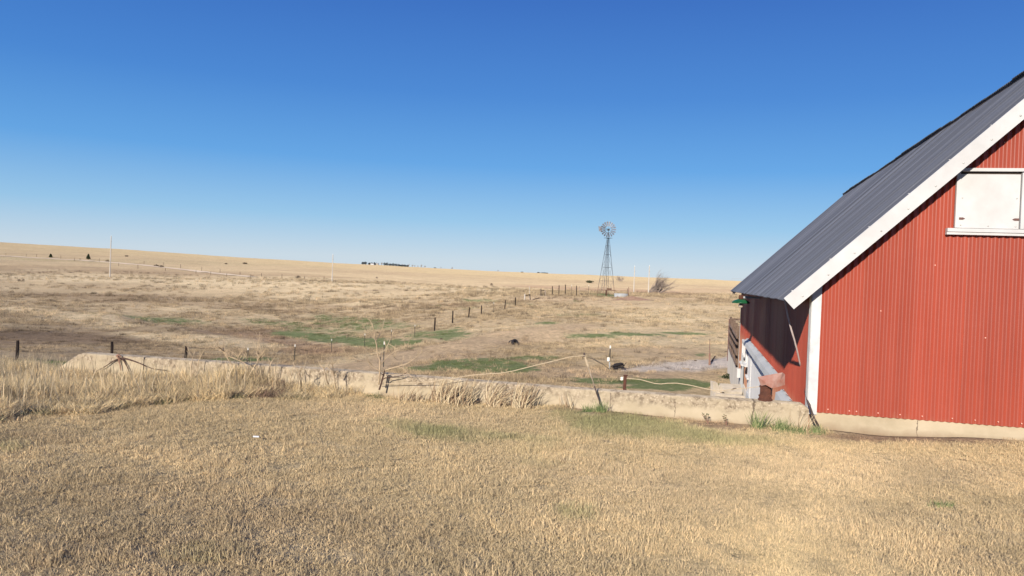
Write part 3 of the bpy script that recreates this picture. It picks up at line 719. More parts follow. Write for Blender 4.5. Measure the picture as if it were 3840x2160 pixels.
# ------------------------------------------------------------------ corrugated sheets
PITCH_C = 0.077
def sheet(name, mat, parent, o0, du, dv, nrm, u0, u1, vlo, vhi, amp=0.0112, rows=3, per=6, wob=0.0, seed=0, smooth=True):
    """one corrugated sheet: across du from u0 to u1, along dv from vlo(u) to vhi(u)"""
    o0, du, dv, nrm = Vector(o0), Vector(du), Vector(dv), Vector(nrm)
    n = max(2, int(round((u1-u0)/PITCH_C*per))); R = random.Random(seed); ph = R.random()*6
    mb = MB(); vs = []
    for i in range(n+1):
        u = u0+(u1-u0)*i/n; c = amp*cos(2*pi*u/PITCH_C)
        lo, hi = vlo(u), vhi(u)
        for r in range(rows+1):
            v = lo+(hi-lo)*r/rows
            w = wob*sin(ph+v*2.1+u*1.3)
            vs.append(o0+du*u+dv*v+nrm*(c+w))
    fs = [(i*(rows+1)+r, (i+1)*(rows+1)+r, (i+1)*(rows+1)+r+1, i*(rows+1)+r+1) for i in range(n) for r in range(rows)]
    mb.add(vs, fs); return mb.build(name, mat, parent, smooth)

# ------------------------------------------------------------------ the barn
E = EYE
SW = 1.262; GB = 9.90; BACK = 27.9; SIDE2 = 7.56; RIDGE_A = 4.41; RIDGE_Z = 3.24+E; EAVE_A = 0.914; EAVE_Z = -0.10+E
SL = Vector((RIDGE_A-EAVE_A, 0, RIDGE_Z-EAVE_Z)); SLL = SL.length; SU = SL.normalized(); SN = Vector((-SU.z, 0, SU.x))
SU2 = Vector((-SU.x, 0, SU.z)); SN2 = Vector((SU.z, 0, SU.x))
B0 = 9.58; B1 = 28.3
ZG = -1.432+E; ZS = -2.81+E
barn = thing('barn', (4.41, 18.9, -2.2), 'red corrugated steel barn with grey metal roof and white trim', 'barn')
def roofline(a, off=0.10):
    return EAVE_Z + (RIDGE_Z-EAVE_Z)*(1-abs(a-RIDGE_A)/(RIDGE_A-EAVE_A)) - off
SHW = PITCH_C*7
# gable ends
for (bb, nn, zb, tagn) in ((GB-0.012, -1, ZG, 0), (BACK+0.012, 1, ZS, 1)):
    u = SW+0.005; k = 0
    while u < SIDE2-0.02:
        u1 = min(u+SHW, SIDE2)
        sheet('siding_sheet', M['red'], barn, (0, bb-0.004*(k % 2), 0), (1, 0, 0), (0, 0, 1), (0, nn, 0), u, u1+0.012, lambda q, z=zb: z, lambda q: roofline(q), wob=0.0012, seed=k+40*tagn, rows=4, per=8)
        u = u1; k += 1
# long side walls
for (aa, nn) in ((SW, -1), (SIDE2, 1)):
    u = GB; k = 0
    while u < BACK-0.02:
        u1 = min(u+SHW*1.4, BACK)
        sheet('siding_sheet', M['red'], barn, (aa+0.002*(k % 2), 0, 0), (0, 1, 0), (0, 0, 1), (nn, 0, 0), u, u1+0.01, lambda q: ZS, lambda q: roofline(SW, 0.09), wob=0.001, seed=k+90, rows=2, per=6)
        u = u1; k += 1
# roof sheets: near slope, then the far slope whose sheets stick out past the ridge
u = B0; k = 0
while u < B1-0.02:
    u1 = min(u+SHW*1.15, B1); dz = 0.006*sin(k*1.7)
    sheet('roof_sheet', M['roof'], barn, (EAVE_A, 0, EAVE_Z+0.006*(k % 2)), (0, 1, 0), SU, SN, u, u1+0.01, lambda q: -0.03, lambda q: SLL-0.01, wob=0.0016, seed=k, rows=4, per=8)
    ex = 0.050+0.012*sin(k*0.55)+0.005*RNG.random()
    sheet('roof_sheet', M['roof'], barn, (2*RIDGE_A-EAVE_A, 0, EAVE_Z+0.03+dz), (0, 1, 0), SU2, SN2, u, u1+0.01, lambda q: -0.03, lambda q, e=ex: SLL+e, amp=0.0125, wob=0.001, seed=k+60, rows=2, per=8)
    u = u1; k += 1
# roof deck under the steel, fascias
for s_, u_, n_ in ((1, SU, SN), (-1, SU2, SN2)):
    ea = EAVE_A if s_ == 1 else 2*RIDGE_A-EAVE_A
    p0 = Vector((ea, 0, EAVE_Z)) - n_*0.035 + u_*0.03
    q = [p0, p0+u_*(SLL-0.05), p0+u_*(SLL-0.05)-n_*0.03, p0-n_*0.03]
    MB().poly([x+Vector((0, B0+0.03, 0)) for x in q], (0, B1-B0-0.06, 0)).build('roof_deck', M['deck'], barn)
    for bb, th in ((B0-0.02, 0.045), (B1-0.03, 0.03)):
        p0 = Vector((ea, bb, EAVE_Z)) + n_*0.012 - u_*0.01; W = 0.165
        q = [p0, p0+u_*(SLL+0.01), p0+u_*(SLL+0.01) + Vector((0, 0, -W/abs(n_.z))), p0-n_*W]
        rb = MB().poly(q, (0, th, 0)).build('rake_board', M['white'], barn)
        if bb < 15:
            m = MB()
            for j in range(14):
                c_ = p0+u_*(0.17+j*0.37)-n_*(0.115); m.lathe(c_+Vector((0, -0.004, 0)), [(0.0, 0.004), (0.009, 0.003), (0.011, -0.002)], 8, Matrix.Rotation(pi/2, 3, 'X'))
            tag(m.build('screw_row', M['screw'], rb), kind='stuff')
    # screw lines on the roof along the rake
m = MB()
for j in range(9):
    c_ = Vector((EAVE_A, B0+0.05, EAVE_Z))+SU*(0.12+j*0.55)+SN*0.013; m.lathe(c_, [(0.012, -0.003), (0.010, 0.006), (0.0, 0.009)], 6)
tag(m.build('roof_screws', M['screw'], barn), kind='stuff')
# far slope cap closure so that the ridge is tight
MB().beam((RIDGE_A, B0+0.02, RIDGE_Z-0.03), (RIDGE_A, B1-0.02, RIDGE_Z-0.03), 0.05, 0.09).build('ridge_board', M['deck'], barn)
# corner trims
def corner(name, a0, sgn, bb, dirb, z0, z1, mat, face=0.102, ret=0.20):
    m = MB()
    m.box((a0+sgn*face/2-sgn*0.014, bb, (z0+z1)/2), (face, 0.006, z1-z0))
    m.box((a0-sgn*0.018, bb+dirb*ret/2, (z0+z1)/2), (0.006, ret, z1-z0))
    return m.build(name, mat, barn)
corner('corner_trim', SW, 1, GB-0.034, 1, -1.455+E, roofline(SW+0.05, 0.10), M['tin'])
corner('corner_trim', SIDE2, -1, GB-0.034, 1, -1.455+E, roofline(SIDE2-0.05, 0.10), M['tin'])
corner('corner_trim', SW, 1, BACK+0.03, -1, ZS, roofline(SW+0.05, 0.10), M['white'], 0.1, 0.10)
# screws on the gable siding
m = MB()
for (x, z) in [(1.475+0.078*i, -1.385) for i in (0, 3, 4, 7, 10, 13, 17, 20, 23, 26)] + [(2.0, -0.2), (3.1, -0.45), (2.55, 0.35), (3.2, 1.75)]:
    if z+E < roofline(x, 0.3): m.lathe((x, GB-0.026, z+E), [(0, 0.005), (0.007, 0.003), (0.008, -0.004)], 7, Matrix.Rotation(pi/2, 3, 'X'))
tag(m.build('siding_screws', M['pinkscrew'], barn), kind='stuff')
# foundation: yard side and field side
MB().box(((SW+SIDE2)/2+0.02, GB+0.10, (ZG+0.02-3.2)/2), (SIDE2-SW-0.0, 0.20, ZG+0.02+3.2)).build('foundation', M['found'], barn)
MB().box((SW+0.10-0.015, (GB+0.21+BACK+10.3)/2, (ZS-0.005-4)/2), (0.26, BACK+10.3-GB-0.21, ZS-0.005+4)).build('foundation', M['greyconc'], barn)
MB().box((SIDE2-0.10, (GB+0.21+BACK)/2, (ZS-0.005-4)/2), (0.20, BACK-GB-0.21, ZS-0.005+4)).build('foundation', M['greyconc'], barn)
MB().box(((SW+SIDE2)/2, BACK-0.1, (ZS-0.005-4)/2), (SIDE2-SW-0.5, 0.20, ZS-0.005+4)).build('foundation', M['greyconc'], barn)

# hay window in the gable: frame, shutters, middle sash, sill
def onG(px, py, b=GB-0.04): return onb(px, py, b)
wz0 = 0.775+E; wz1 = 1.43+E; wa0 = onG(3583, 760).x; wa1 = onG(3829, 760).x; sa0 = onG(3547, 870).x
wend = 2*RIDGE_A-wa0
win = MB().box(((wa0+wend)/2, GB-0.022, (wz0+wz1)/2), (wend-wa0-0.03, 0.012, wz1-wz0)).build('hay_window', M['deck'], barn)
fw = 0.036
MB().box(((wa0+wend)/2, GB-0.050, wz1+0.006), (wend-wa0+0.05, 0.055, fw)).build('frame', M['white'], win)
for x in (wa0+fw/2-0.002, wa1+fw/2-0.006, 2*RIDGE_A-wa1-fw/2, wend-fw/2):
    MB().box((x, GB-0.048, (wz0+wz1)/2-0.01), (fw, 0.05, wz1-wz0-0.03)).build('frame', M['white'], win)
for (x0, x1) in ((wa0+fw+0.001, wa1-0.014), (2*RIDGE_A-wa1+0.014, wend-fw-0.001)):
    m = MB().box(((x0+x1)/2, GB-0.036, (wz0+wz1-0.035)/2), (x1-x0, 0.014, wz1-wz0-0.035-0.012))
    sh = m.build('shutter', M['white'], win)
    q = MB()
    for (fx, fz) in ((0.05, 0.53), (0.95, 0.53), (0.04, 0.06), (0.5, 0.05), (0.95, 0.05)):
        q.lathe((x0+(x1-x0)*fx, GB-0.046, wz0+(wz1-wz0)*fz+0.0), [(0, 0.004), (0.008, 0.003), (0.009, -0.002)], 8, Matrix.Rotation(pi/2, 3, 'X'))
    for hx, sg in ((x0, 1), (x1, -1)):
        hz = wz0+(wz1-wz0)*0.17
        h_ = MB().poly([(hx, GB-0.049, hz-0.013), (hx+sg*0.045, GB-0.049, hz-0.013), (hx+sg*0.068, GB-0.049, hz), (hx+sg*0.045, GB-0.049, hz+0.013), (hx, GB-0.049, hz+0.013)], (0, 0.004, 0))
        h_.lathe((hx+sg*0.055, GB-0.052, hz), [(0, 0.004), (0.006, 0.0)], 6, Matrix.Rotation(pi/2, 3, 'X'))
        h_.build('hinge', M['hinge'], win)
    tag(q.build('shutter_screws', M['screw'], win), kind='stuff')
MB().box((RIDGE_A, GB-0.034, (wz0+wz1)/2), (2*RIDGE_A-2*wa1-2*fw, 0.01, wz1-wz0-0.04)).build('pane', M['glass'], win)
MB().box((RIDGE_A, GB-0.055, wz0-0.022), (2*(RIDGE_A-sa0)-0.004, 0.085, 0.040)).build('window_sill', M['white'], win)
MB().box((RIDGE_A, GB-0.048, wz0-0.060), (2*(RIDGE_A-sa0), 0.07, 0.026)).build('window_sill', M['white'], win)

# long side: small windows, sliding doors with their galvanised track hoods
def sidewin(px0, px1, ytop, ybot):
    p0 = proj_side(px0, ytop); b0 = p0[0]; b1 = proj_side(px1, ytop)[0]; z1 = p0[1]; z0 = proj_side(px1, ybot)[1]
    b0, b1 = max(b0, b1), min(b0, b1); bc = (b0+b1)/2; zc = (z0+z1)/2
    w = MB().box((SW-0.022, bc, zc), (0.012, b0-b1, z1-z0)).build('side_window', M['plaster'], barn)
    for bb in (b0, b1): MB().box((SW-0.042, bb, zc), (0.05, 0.07, z1-z0+0.06)).build('frame', M['white'], w)
    MB().box((SW-0.044, bc, z1+0.04), (0.055, b0-b1+0.09, 0.06)).build('frame', M['white'], w)
    MB().box((SW-0.070, bc, z0-0.03), (0.11, b0-b1+0.16, 0.05)).build('sill', M['white'], w)
def proj_side(px, py, a=SW-0.02):
    d = ray(px, py); t = a/d[0]; p = d*t; return p[1], p[2]+E
sidewin(2789.5, 2796, 1281, 1372)
sidewin(2803, 2808.5, 1320, 1372)
sidewin(2812.5, 2818.5, 1362, 1420)
def hood(b0, b1, z, zd=0.0, n=7):
    m = MB(); sec = [(SW-0.012, z+0.0), (SW-0.05, z-0.010), (SW-0.06, z-0.03), (SW-0.125, z-0.055), (SW-0.135, z-0.175), (SW-0.115, z-0.18), (SW-0.11, z-0.075), (SW-0.04, z-0.05), (SW-0.012, z-0.045)]
    m.poly([(x, b1, q) for x, q in sec], (0, b0-b1, 0))
    h_ = m.build('track_hood', M['zinc'], barn)
    q = MB()
    for j in range(n): q.tube([(SW-0.015, b1+(b0-b1)*(j+.5)/n, z+0.0), (SW-0.06, b1+(b0-b1)*(j+.5)/n, z+0.03)], 0.004, 4)
    tag(q.build('brackets', M['hinge'], h_), kind='stuff')
hb0, hz0 = proj_side(2823, 1291); hb1, hz1 = proj_side(2915, 1398)
hood(22.9, hb1, (hz0+hz1)/2)
hb2, hz2 = proj_side(2936, 1458); hb3, hz3 = proj_side(2968, 1502)
hood(hb2, hb3-0.4, (hz2+hz3)/2, n=3)
dz1 = (hz0+hz1)/2-0.06
door = MB().box((SW-0.055, (21.3+15.6)/2, (dz1+ZS-0.03)/2), (0.05, 21.3-15.6, dz1-ZS+0.03)).build('sliding_door', M['white'], barn)
MB().box((SW-0.09, 18.4, ZS+0.08), (0.02, 5.6, 0.14)).build('door_rail', M['zinc'], door)
MB().box((SW-0.09, 19.8, (dz1+ZS)/2), (0.02, 0.10, dz1-ZS-0.3)).build('door_stile', M['white'], door)
d2 = (hz2+hz3)/2-0.06
MB().box((SW-0.055, 11.2, (d2+ZS-0.03)/2), (0.05, 2.2, d2-ZS+0.03)).build('sliding_door', M['white'], barn)
# meter box and conduits by the corner
bx, bz = proj_side(2798, 1410)
MB().box((SW-0.10, 25.6, -2.66+E), (0.10, 0.14, 0.28)).build('meter_box', M['white'], barn)
m = MB()
m.tube([(SW-0.07, 24.6, -1.95+E), (SW-0.07, 24.6, -3.4+E)], 0.022, 6); m.tube([(SW-0.07, 23.9, -2.0+E), (SW-0.07, 23.9, -3.5+E)], 0.028, 6)
m.build('conduit', M['zinc'], barn)

# enamel yard light on its pipe
lb = 18.8; lp = onb(2778, 1137, lb)
lamp = thing('barn_light', (lp.x, lb, lp.z), 'green enamel barn light with a bare bulb on a pipe arm under the eave', 'lamp')
m = MB(); r = 0.205
m.lathe((lp.x, lb, lp.z), [(r, 0.0), (r*0.97, 0.022), (r*0.75, 0.060), (r*0.45, 0.083), (0.062, 0.094), (0.062, 0.088), (r*0.45, 0.075), (r*0.75, 0.052), (r*0.96, 0.012)], 28)
m.build('lamp_shade', M['greenenamel'], lamp, True)
MB().lathe((lp.x, lb, lp.z+0.085), [(0.055, 0), (0.055, 0.085), (0.04, 0.10), (0, 0.10)], 14).build('socket', M['rust'], lamp, True)
MB().lathe((lp.x, lb, lp.z-0.10), [(0, -0.012), (0.035, 0.0), (0.052, 0.03), (0.05, 0.06), (0.03, 0.095), (0.026, 0.15)], 14).build('bulb', M['bulb'], lamp, True)
m = MB(); m.tube([(lp.x+0.03, lb, lp.z+0.135), (lp.x+0.20, lb-0.02, lp.z+0.142), (SW-0.02, lb-0.05, lp.z+0.145)], [0.026, 0.026, 0.02], 8); m.build('pipe_arm', M['zinc'], lamp)

# cable hanging from the eave corner, then the dark cable over the wall
pts = [(2944,1124,10.2), (2948,1150,10.25), (2956,1190,10.3), (2967,1235,10.35), (2979,1275,10.45), (2990,1318,10.6), (2999,1360,10.8), (3004,1392,10.95)]
P = [onb(x, y, b) for x, y, b in pts]
tag(MB().tube(P, [0.011]*6+[0.009, 0.007], 7).build('eave_cable', M['cable'], None, True), 'pale grey cable dangling from the eave corner of the barn', 'cable')
pts = [(3004,1392,10.95), (3012,1430,10.6), (3020,1470,10.2), (3028,1502,9.86), (3036,1518,9.62), (3044,1545,9.60), (3054,1570,9.60), (3066,1592,9.60), (3074,1610,9.60), (3079,1624,9.60)]
P = [onb(x, y, b) for x, y, b in pts]
tag(MB().tube(P, [0.008, 0.008, 0.008, 0.009, 0.012, 0.013, 0.013, 0.014, 0.013, 0.012], 7).build('ground_cable', M['darkcable'], None, True), 'dark cable draped over the end of the concrete wall into the dirt', 'cable')

# ------------------------------------------------------------------ retaining wall
wall = thing('retaining_wall', (-3.8, 9.78, 0), 'low weathered concrete retaining wall between the lawn and the field', 'wall')
WT = -1.323+E; FB = 9.64; BB = 9.88
def wall_section(a0, a1, seed, left_slope=False, right_round=False):
    R = random.Random(seed); n = max(4, int((a1-a0)/0.07)); mb = MB(); prof = []
    rows = [-2.6, -0.4, -0.1, 0.05, 0.15, 0.22]
    vs = []
    for i in range(n+1):
        a_ = a0+(a1-a0)*i/n
        top = WT + 0.005*float(fbm(np.array([a_*3.1]), np.array([seed*1.7]), 3, 5)[0]) + 0.006*sin(a_*0.9)
        if left_slope: top = min(top, WT-max(0, (-8.78-a_))*0.66)
        if right_round and a_ > a1-0.10: top -= 0.05*((a_-(a1-0.10))/0.10)**2
        fr = 0.006*float(fbm(np.array([a_*5.3]), np.array([seed*2.9]), 3, 8)[0])
        ch = 0.008+0.010*R.random()**3*2
        zs = [z for z in rows]
        ring = [(a_, FB+0.03, -2.6)] + [(a_, FB+fr*(z > 0), min(z, top-0.03)) for z in rows[1:]]
        ring += [(a_, FB+fr+0.002, top-ch), (a_, FB+ch*0.8, top-0.002), (a_, (FB+BB)/2, top+0.004), (a_, BB-0.02, top), (a_, BB, top-0.02), (a_, BB, -2.6)]
        vs += ring; L = len(ring)
    fs = [(i*L+k, (i+1)*L+k, (i+1)*L+k+1, i*L+k+1) for i in range(n) for k in range(L-1)]
    fs += [tuple(range(L))[::-1], tuple(n*L+k for k in range(L))]
    fs = [tuple(reversed(f)) for f in fs]
    mb.add(vs, fs); return mb.build('wall_section', M['conc'], wall)
jl = onb(540, 1350, FB).x; jr = onb(1898, 1450, FB).x
wall_section(-9.95, jl-0.007, 1, True); wall_section(jl+0.007, jr-0.004, 2); wall_section(jr+0.004, 1.235, 3, False, True)
MB().box(((-9.0+1.2)/2, (FB+BB)/2+0.02, -0.75), (10.1, BB-FB-0.10, 1.9)).build('wall_core', M['greyconc'], wall)

# rusted iron fitting and the bent red tin on top of the wall
vb = 9.70; vc = onb(2871, 1500, vb); vr = 0.5*(onb(2899, 1500, vb)-onb(2843, 1500, vb)).length
valve = thing('iron_fitting', (vc.x, vb+0.05, WT), 'squat rusted iron pipe fitting with a flange standing on the wall', 'pipe fitting')
r = vr; c_ = (vc.x, vb+0.06, WT)
MB().lathe(c_, [(r, 0), (r, 0.022), (r*0.94, 0.030), (r*0.78, 0.032)], 26).build('flange', M['rust'], valve, False)
MB().lathe(c_, [(r*0.86, 0.034), (r*0.86, 0.062), (r*0.76, 0.066), (r*0.76, 0.155), (r*0.86, 0.158), (r*0.86, 0.180), (r*0.6, 0.188), (0, 0.190)], 26).build('body', M['rust'], valve, False)
MB().box((c_[0]-0.01, c_[1], WT+0.20), (0.10, 0.10, 0.03)).build('cap', M['rust'], valve)
m = MB()
for j in range(6):
    t_ = j*pi/3+0.3; m.lathe((c_[0]+r*0.87*cos(t_), c_[1]+r*0.87*sin(t_), WT+0.055), [(0.011, 0), (0.011, 0.018), (0, 0.018)], 6)
tag(m.build('bolt_heads', M['rust'], valve), kind='stuff')
q = [onb(2842, 1414, 9.66), onb(2872, 1408, 9.62), onb(2934, 1397, 9.66), onb(2943, 1404, 9.78), onb(2943, 1444, 9.80), onb(2915, 1452, 9.68), onb(2894, 1456, 9.62), onb(2872, 1444, 9.62), onb(2853, 1447, 9.70)]
cen = sum((Vector(x) for x in q), Vector())/len(q)
mb = MB(); th = Vector((0.002, 0.006, 0.001)); n = len(q)
mid = [onb(2868, 1430, 9.60), onb(2905, 1428, 9.615), onb(2926, 1425, 9.67)]
allp = q+mid
tri = [(0,1,9),(0,9,8),(1,2,10),(1,10,9),(9,10,6),(9,6,7),(9,7,8),(2,11,10),(2,3,11),(3,4,11),(11,4,5),(10,11,5),(10,5,6)]
mb.add(allp+[p+th for p in allp], [t_ for t_ in tri]+[tuple(12+i for i in reversed(t_)) for t_ in tri]+[(i, (i+1) % n, 12+(i+1) % n, 12+i) for i in range(n)])
tag(mb.build('bent_tin', M['redtin']), 'bent piece of faded red sheet tin lying on the rusted fitting', 'sheet metal')

# leaning fence rod, electric fence ropes, short post behind the wall
rb_, rt_ = onb(2256, 1532, 9.55), onb(2191, 1330, 9.50)
rod = thing('leaning_rod', tuple(rb_), 'thin leaning fence rod with a pale top tied to a rope by the wall', 'rod')
mid_ = rb_.lerp(rt_, 0.42); up_ = rb_.lerp(rt_, 0.78)
MB().tube([rb_, mid_], 0.008, 6).build('rod_base', M['darkcable'], rod)
MB().tube([mid_, up_], 0.006, 6).build('rod_shaft', M['greywood'], rod)
MB().tube([up_, rt_.lerp(up_, 0.25), rt_], [0.013, 0.011, 0.007], 6).build('rod_tip', M['cord'], rod)
MB().box(rt_, (0.02, 0.02, 0.05)).build('clip', M['darkcable'], rod)
pts = [(1415,1441,9.52), (1520,1436,9.5), (1620,1432,9.45), (1690,1421,9.45), (1760,1408,9.45), (1830,1402,9.45), (1875,1400,9.45), (1925,1391,9.45), (2000,1372,9.45), (2080,1353,9.45), (2140,1338,9.46), (2192,1333,9.49)]
P = [onb(*p) for p in pts]
P += [at(2225, 1346, 13), at(2258, 1364, 20), at(2284, 1384, 30)]
tag(MB().tube(P, [0.0042]*3+[0.0052]*9+[0.007, 0.009, 0.010], 6).build('fence_rope', M['cord'], None, True), 'pale rope arching from the wall up to the leaning rod and down to the field', 'rope')
pb = onb(2338, 1462, 9.93); pt_ = onb(2345, 1408, 9.93)
sp = thing('short_post', (pb.x, pb.y, -0.3), 'short brown steel post with a flat cap and white insulator behind the wall', 'post')
MB().beam((pb.x-0.01, 9.95, -0.3), (pt_.x, 9.95, pt_.z), 0.036, 0.036).build('post_shaft', M['rust'], sp)
MB().box((pt_.x+0.002, 9.95, pt_.z), (0.055, 0.05, 0.010)).build('post_cap', M['rust'], sp)
ins = onb(2332, 1420, 9.93)
MB().lathe(ins, [(0.012, -0.02), (0.02, -0.01), (0.014, 0), (0.02, 0.012), (0.010, 0.022)], 10).build('insulator', M['whitecap'], sp)
pts = [(2348,1420,9.94), (2365,1420,9.95), (2400,1423,9.97), (2430,1431,9.99), (2455,1438,10), (2480,1440,10), (2505,1437,10), (2540,1437,10), (2585,1444,10.0), (2630,1454,10.0), (2675,1464,9.98), (2700,1466,9.95), (2745,1460,9.9), (2800,1455,9.8), (2846,1450,9.72)]
P = [onb(*p) for p in pts]
tag(MB().tube(P, [0.0055]*11+[0.006, 0.004, 0.004, 0.004], 6).build('electric_fence_rope', M['cord'], None, True), 'pale rope sagging behind the wall from the short post to the rusted fitting', 'rope')
MB_ = MB().tube([onb(2742,1462,9.93), onb(2752,1458,9.93), onb(2762,1456,9.93)], [0.006, 0.012, 0.006], 6)
tag(MB_.build('rope_strainer', M['darkcable'], None, True), 'small dark strainer knot on the rope near the barn foundation', 'strainer')
# ------------------------------------------------------------------ bare plants
def grow(mb, p, d, L, r, depth, R, spread=0.55, bend=0.25, up=0.15, n=4, nseg=4, kids=(2, 3), leanv=None, shrink=0.66):
    pts = [Vector(p)]; rad = [r]; dirs = []; d = Vector(d).normalized()
    for i in range(nseg):
        d = (d + Vector((R.uniform(-1, 1), R.uniform(-1, 1), R.uniform(-1, 1)))*bend*0.5 + Vector((0, 0, up*0.3)) + (leanv*0.12 if leanv is not None else Vector())).normalized()
        pts.append(pts[-1]+d*L/nseg); rad.append(r*(1-0.45*(i+1)/nseg)); dirs.append(d.copy())
    mb.tube(pts, rad, n, False)
    if depth <= 0: return
    for k in range(R.randint(*kids)):
        i = R.randint(1, nseg) if k else nseg
        q = pts[i]; dd = dirs[i-1]
        side = dd.cross(Vector((R.uniform(-1, 1), R.uniform(-1, 1), R.uniform(-1, 1)))).normalized()
        grow(mb, q, dd*cos(spread)+side*sin(spread*R.uniform(0.6, 1.3)), L*shrink*R.uniform(0.75, 1.15), rad[i]*0.68, depth-1, R, spread, bend, up, max(3, n-1), nseg, kids, leanv, shrink)
TWR = random.Random(21)
def pxpath(mb, pts, b, r0, r1, n=5, db=0.0, tw=0):
    P = [onb(x, y, b+db*i/max(1, len(pts)-1)) for i, (x, y) in enumerate(pts)]; m = len(P)
    for k in range(tw):                              # fine side twigs
        i = TWR.randrange(max(1, m//3), m); p = P[i-1].lerp(P[i], TWR.random()); d = Vector((TWR.uniform(-1, 1), TWR.uniform(-.4, .4), TWR.uniform(.3, 1.2))).normalized(); L = TWR.uniform(.05, .14)
        q1 = p+d*L*.5+Vector((TWR.uniform(-.01, .01), 0, 0)); q2 = q1+(d+Vector((0, 0, .5))).normalized()*L*.5
        mb.tube([p, q1, q2], [0.0024, 0.002, 0.0013], 3); mb.tube([q1, q1+Vector((TWR.uniform(-.03, .03), 0, TWR.uniform(.02, .05)))], [0.0016, 0.001], 3)
    mb.tube(P, [1.12*max(0.0030, r0+(r1-r0)*i/(m-1)) for i in range(m)], n, True)

# sapling in front of the wall: dark stem below, pale twigs above
base = onb(1422, 1462, 9.45)
sap = thing('sapling', tuple(base), 'leafless sapling with a dark stem and wide pale twigs in front of the wall', 'sapling')
m = MB(); pxpath(m, [(1422,1462),(1427,1446),(1432,1430),(1436,1414),(1440,1398),(1444,1386)], 9.45, 0.011, 0.007, 6, 0.05)
pxpath(m, [(1434,1424),(1446,1417),(1470,1414),(1500,1410),(1516,1403),(1526,1396)], 9.45, 0.006, 0.003, 5, 0.1)
pxpath(m, [(1436,1406),(1428,1400),(1420,1393)], 9.45, 0.005, 0.003)
m.build('stem', M['bark'], sap, True)
m = MB()
pxpath(m, [(1420,1442),(1424,1400),(1424,1370),(1425,1350),(1416,1330),(1413,1300),(1408,1272),(1403,1248),(1398,1225),(1390,1205),(1383,1198)], 9.45, 0.010, 0.0035, 5, -0.25, tw=7)
pxpath(m, [(1413,1300),(1408,1275),(1394,1258),(1376,1244),(1364,1228),(1359,1214)], 9.35, 0.006, 0.002, 5, -0.3, tw=7)
pxpath(m, [(1408,1280),(1420,1262),(1432,1240),(1438,1215),(1442,1196)], 9.35, 0.006, 0.002, 5, 0.2, tw=7)
pxpath(m, [(1444,1400),(1420,1388),(1396,1374),(1380,1357),(1360,1355),(1330,1346),(1306,1334),(1292,1318),(1288,1300)], 9.45, 0.007, 0.0025, 5, -0.45, tw=7)
pxpath(m, [(1396,1374),(1380,1352),(1374,1334),(1370,1318)], 9.40, 0.005, 0.002, 5, -0.2, tw=7)
pxpath(m, [(1384,1367),(1400,1362),(1412,1352)], 9.40, 0.004, 0.002)
pxpath(m, [(1444,1388),(1470,1380),(1500,1372),(1524,1365),(1545,1352),(1560,1340),(1573,1326),(1584,1318)], 9.45, 0.006, 0.002, 5, -0.3, tw=7)
pxpath(m, [(1425,1350),(1432,1325),(1446,1308),(1456,1290),(1466,1268),(1474,1250),(1478,1232)], 9.40, 0.006, 0.002, 5, 0.3, tw=7)
pxpath(m, [(1450,1300),(1460,1316),(1474,1336),(1488,1348)], 9.4, 0.004, 0.002, 5, 0.2, tw=7)
pxpath(m, [(1424,1372),(1450,1340),(1472,1322),(1500,1310),(1520,1300),(1530,1290)], 9.40, 0.005, 0.002, 5, -0.4, tw=7)
pxpath(m, [(1474,1336),(1484,1322),(1488,1306)], 9.4, 0.003, 0.0015); pxpath(m, [(1502,1384),(1510,1352),(1516,1330)], 9.4, 0.003, 0.0015)
pxpath(m, [(1440,1406),(1470,1405),(1510,1404),(1540,1408)], 9.5, 0.004, 0.002); pxpath(m, [(1500,1373),(1520,1390),(1540,1410),(1552,1430)], 9.4, 0.004, 0.002)
pxpath(m, [(1456,1290),(1470,1296),(1486,1308),(1500,1302)], 9.4, 0.003, 0.0015)
m.build('twigs', M['palebark'], sap, True)
base = onb(1500, 1330, 9.98)
s2 = thing('bare_shrub', (base.x, 10.1, -2.0), 'bare pale shrub branching behind the wall right of the sapling', 'shrub')
m = MB(); R = random.Random(5)
for k in range(5): grow(m, (base.x, 10.4, 0.0), (0.25*(k-2), 0.1, 1), 0.24, 0.004, 2, R, 0.45, 0.3, 0.2, 4, 3, (2, 2))
m.tube([(base.x, 10.4, -2.0), (base.x, 10.4, 0.02)], 0.008, 5)
m.build('twigs', M['palebark'], s2, True)

# brushy pale shrubs rising out of the tall grass
def brush(name, paths, b, label):
    p0 = onb(paths[0][0][0], paths[0][0][1], b)
    t = thing(name, (p0.x, p0.y, p0.z-0.1), label, 'shrub'); R = random.Random(len(paths))
    for pth in paths:
        m = MB()
        pxpath(m, pth, b, 0.0065, 0.0022, 5, R.uniform(-0.3, 0.1), 8)
        for (x, y) in pth[1:-1]:
            if R.random() < 0.7:
                s = R.choice((-1, 1)); pxpath(m, [(x, y), (x+s*R.uniform(6, 16), y-R.uniform(8, 20)), (x+s*R.uniform(12, 26), y-R.uniform(20, 46))], b, 0.004, 0.0018, 4)
        m.build('branch', M['palebark'], t, True)
    
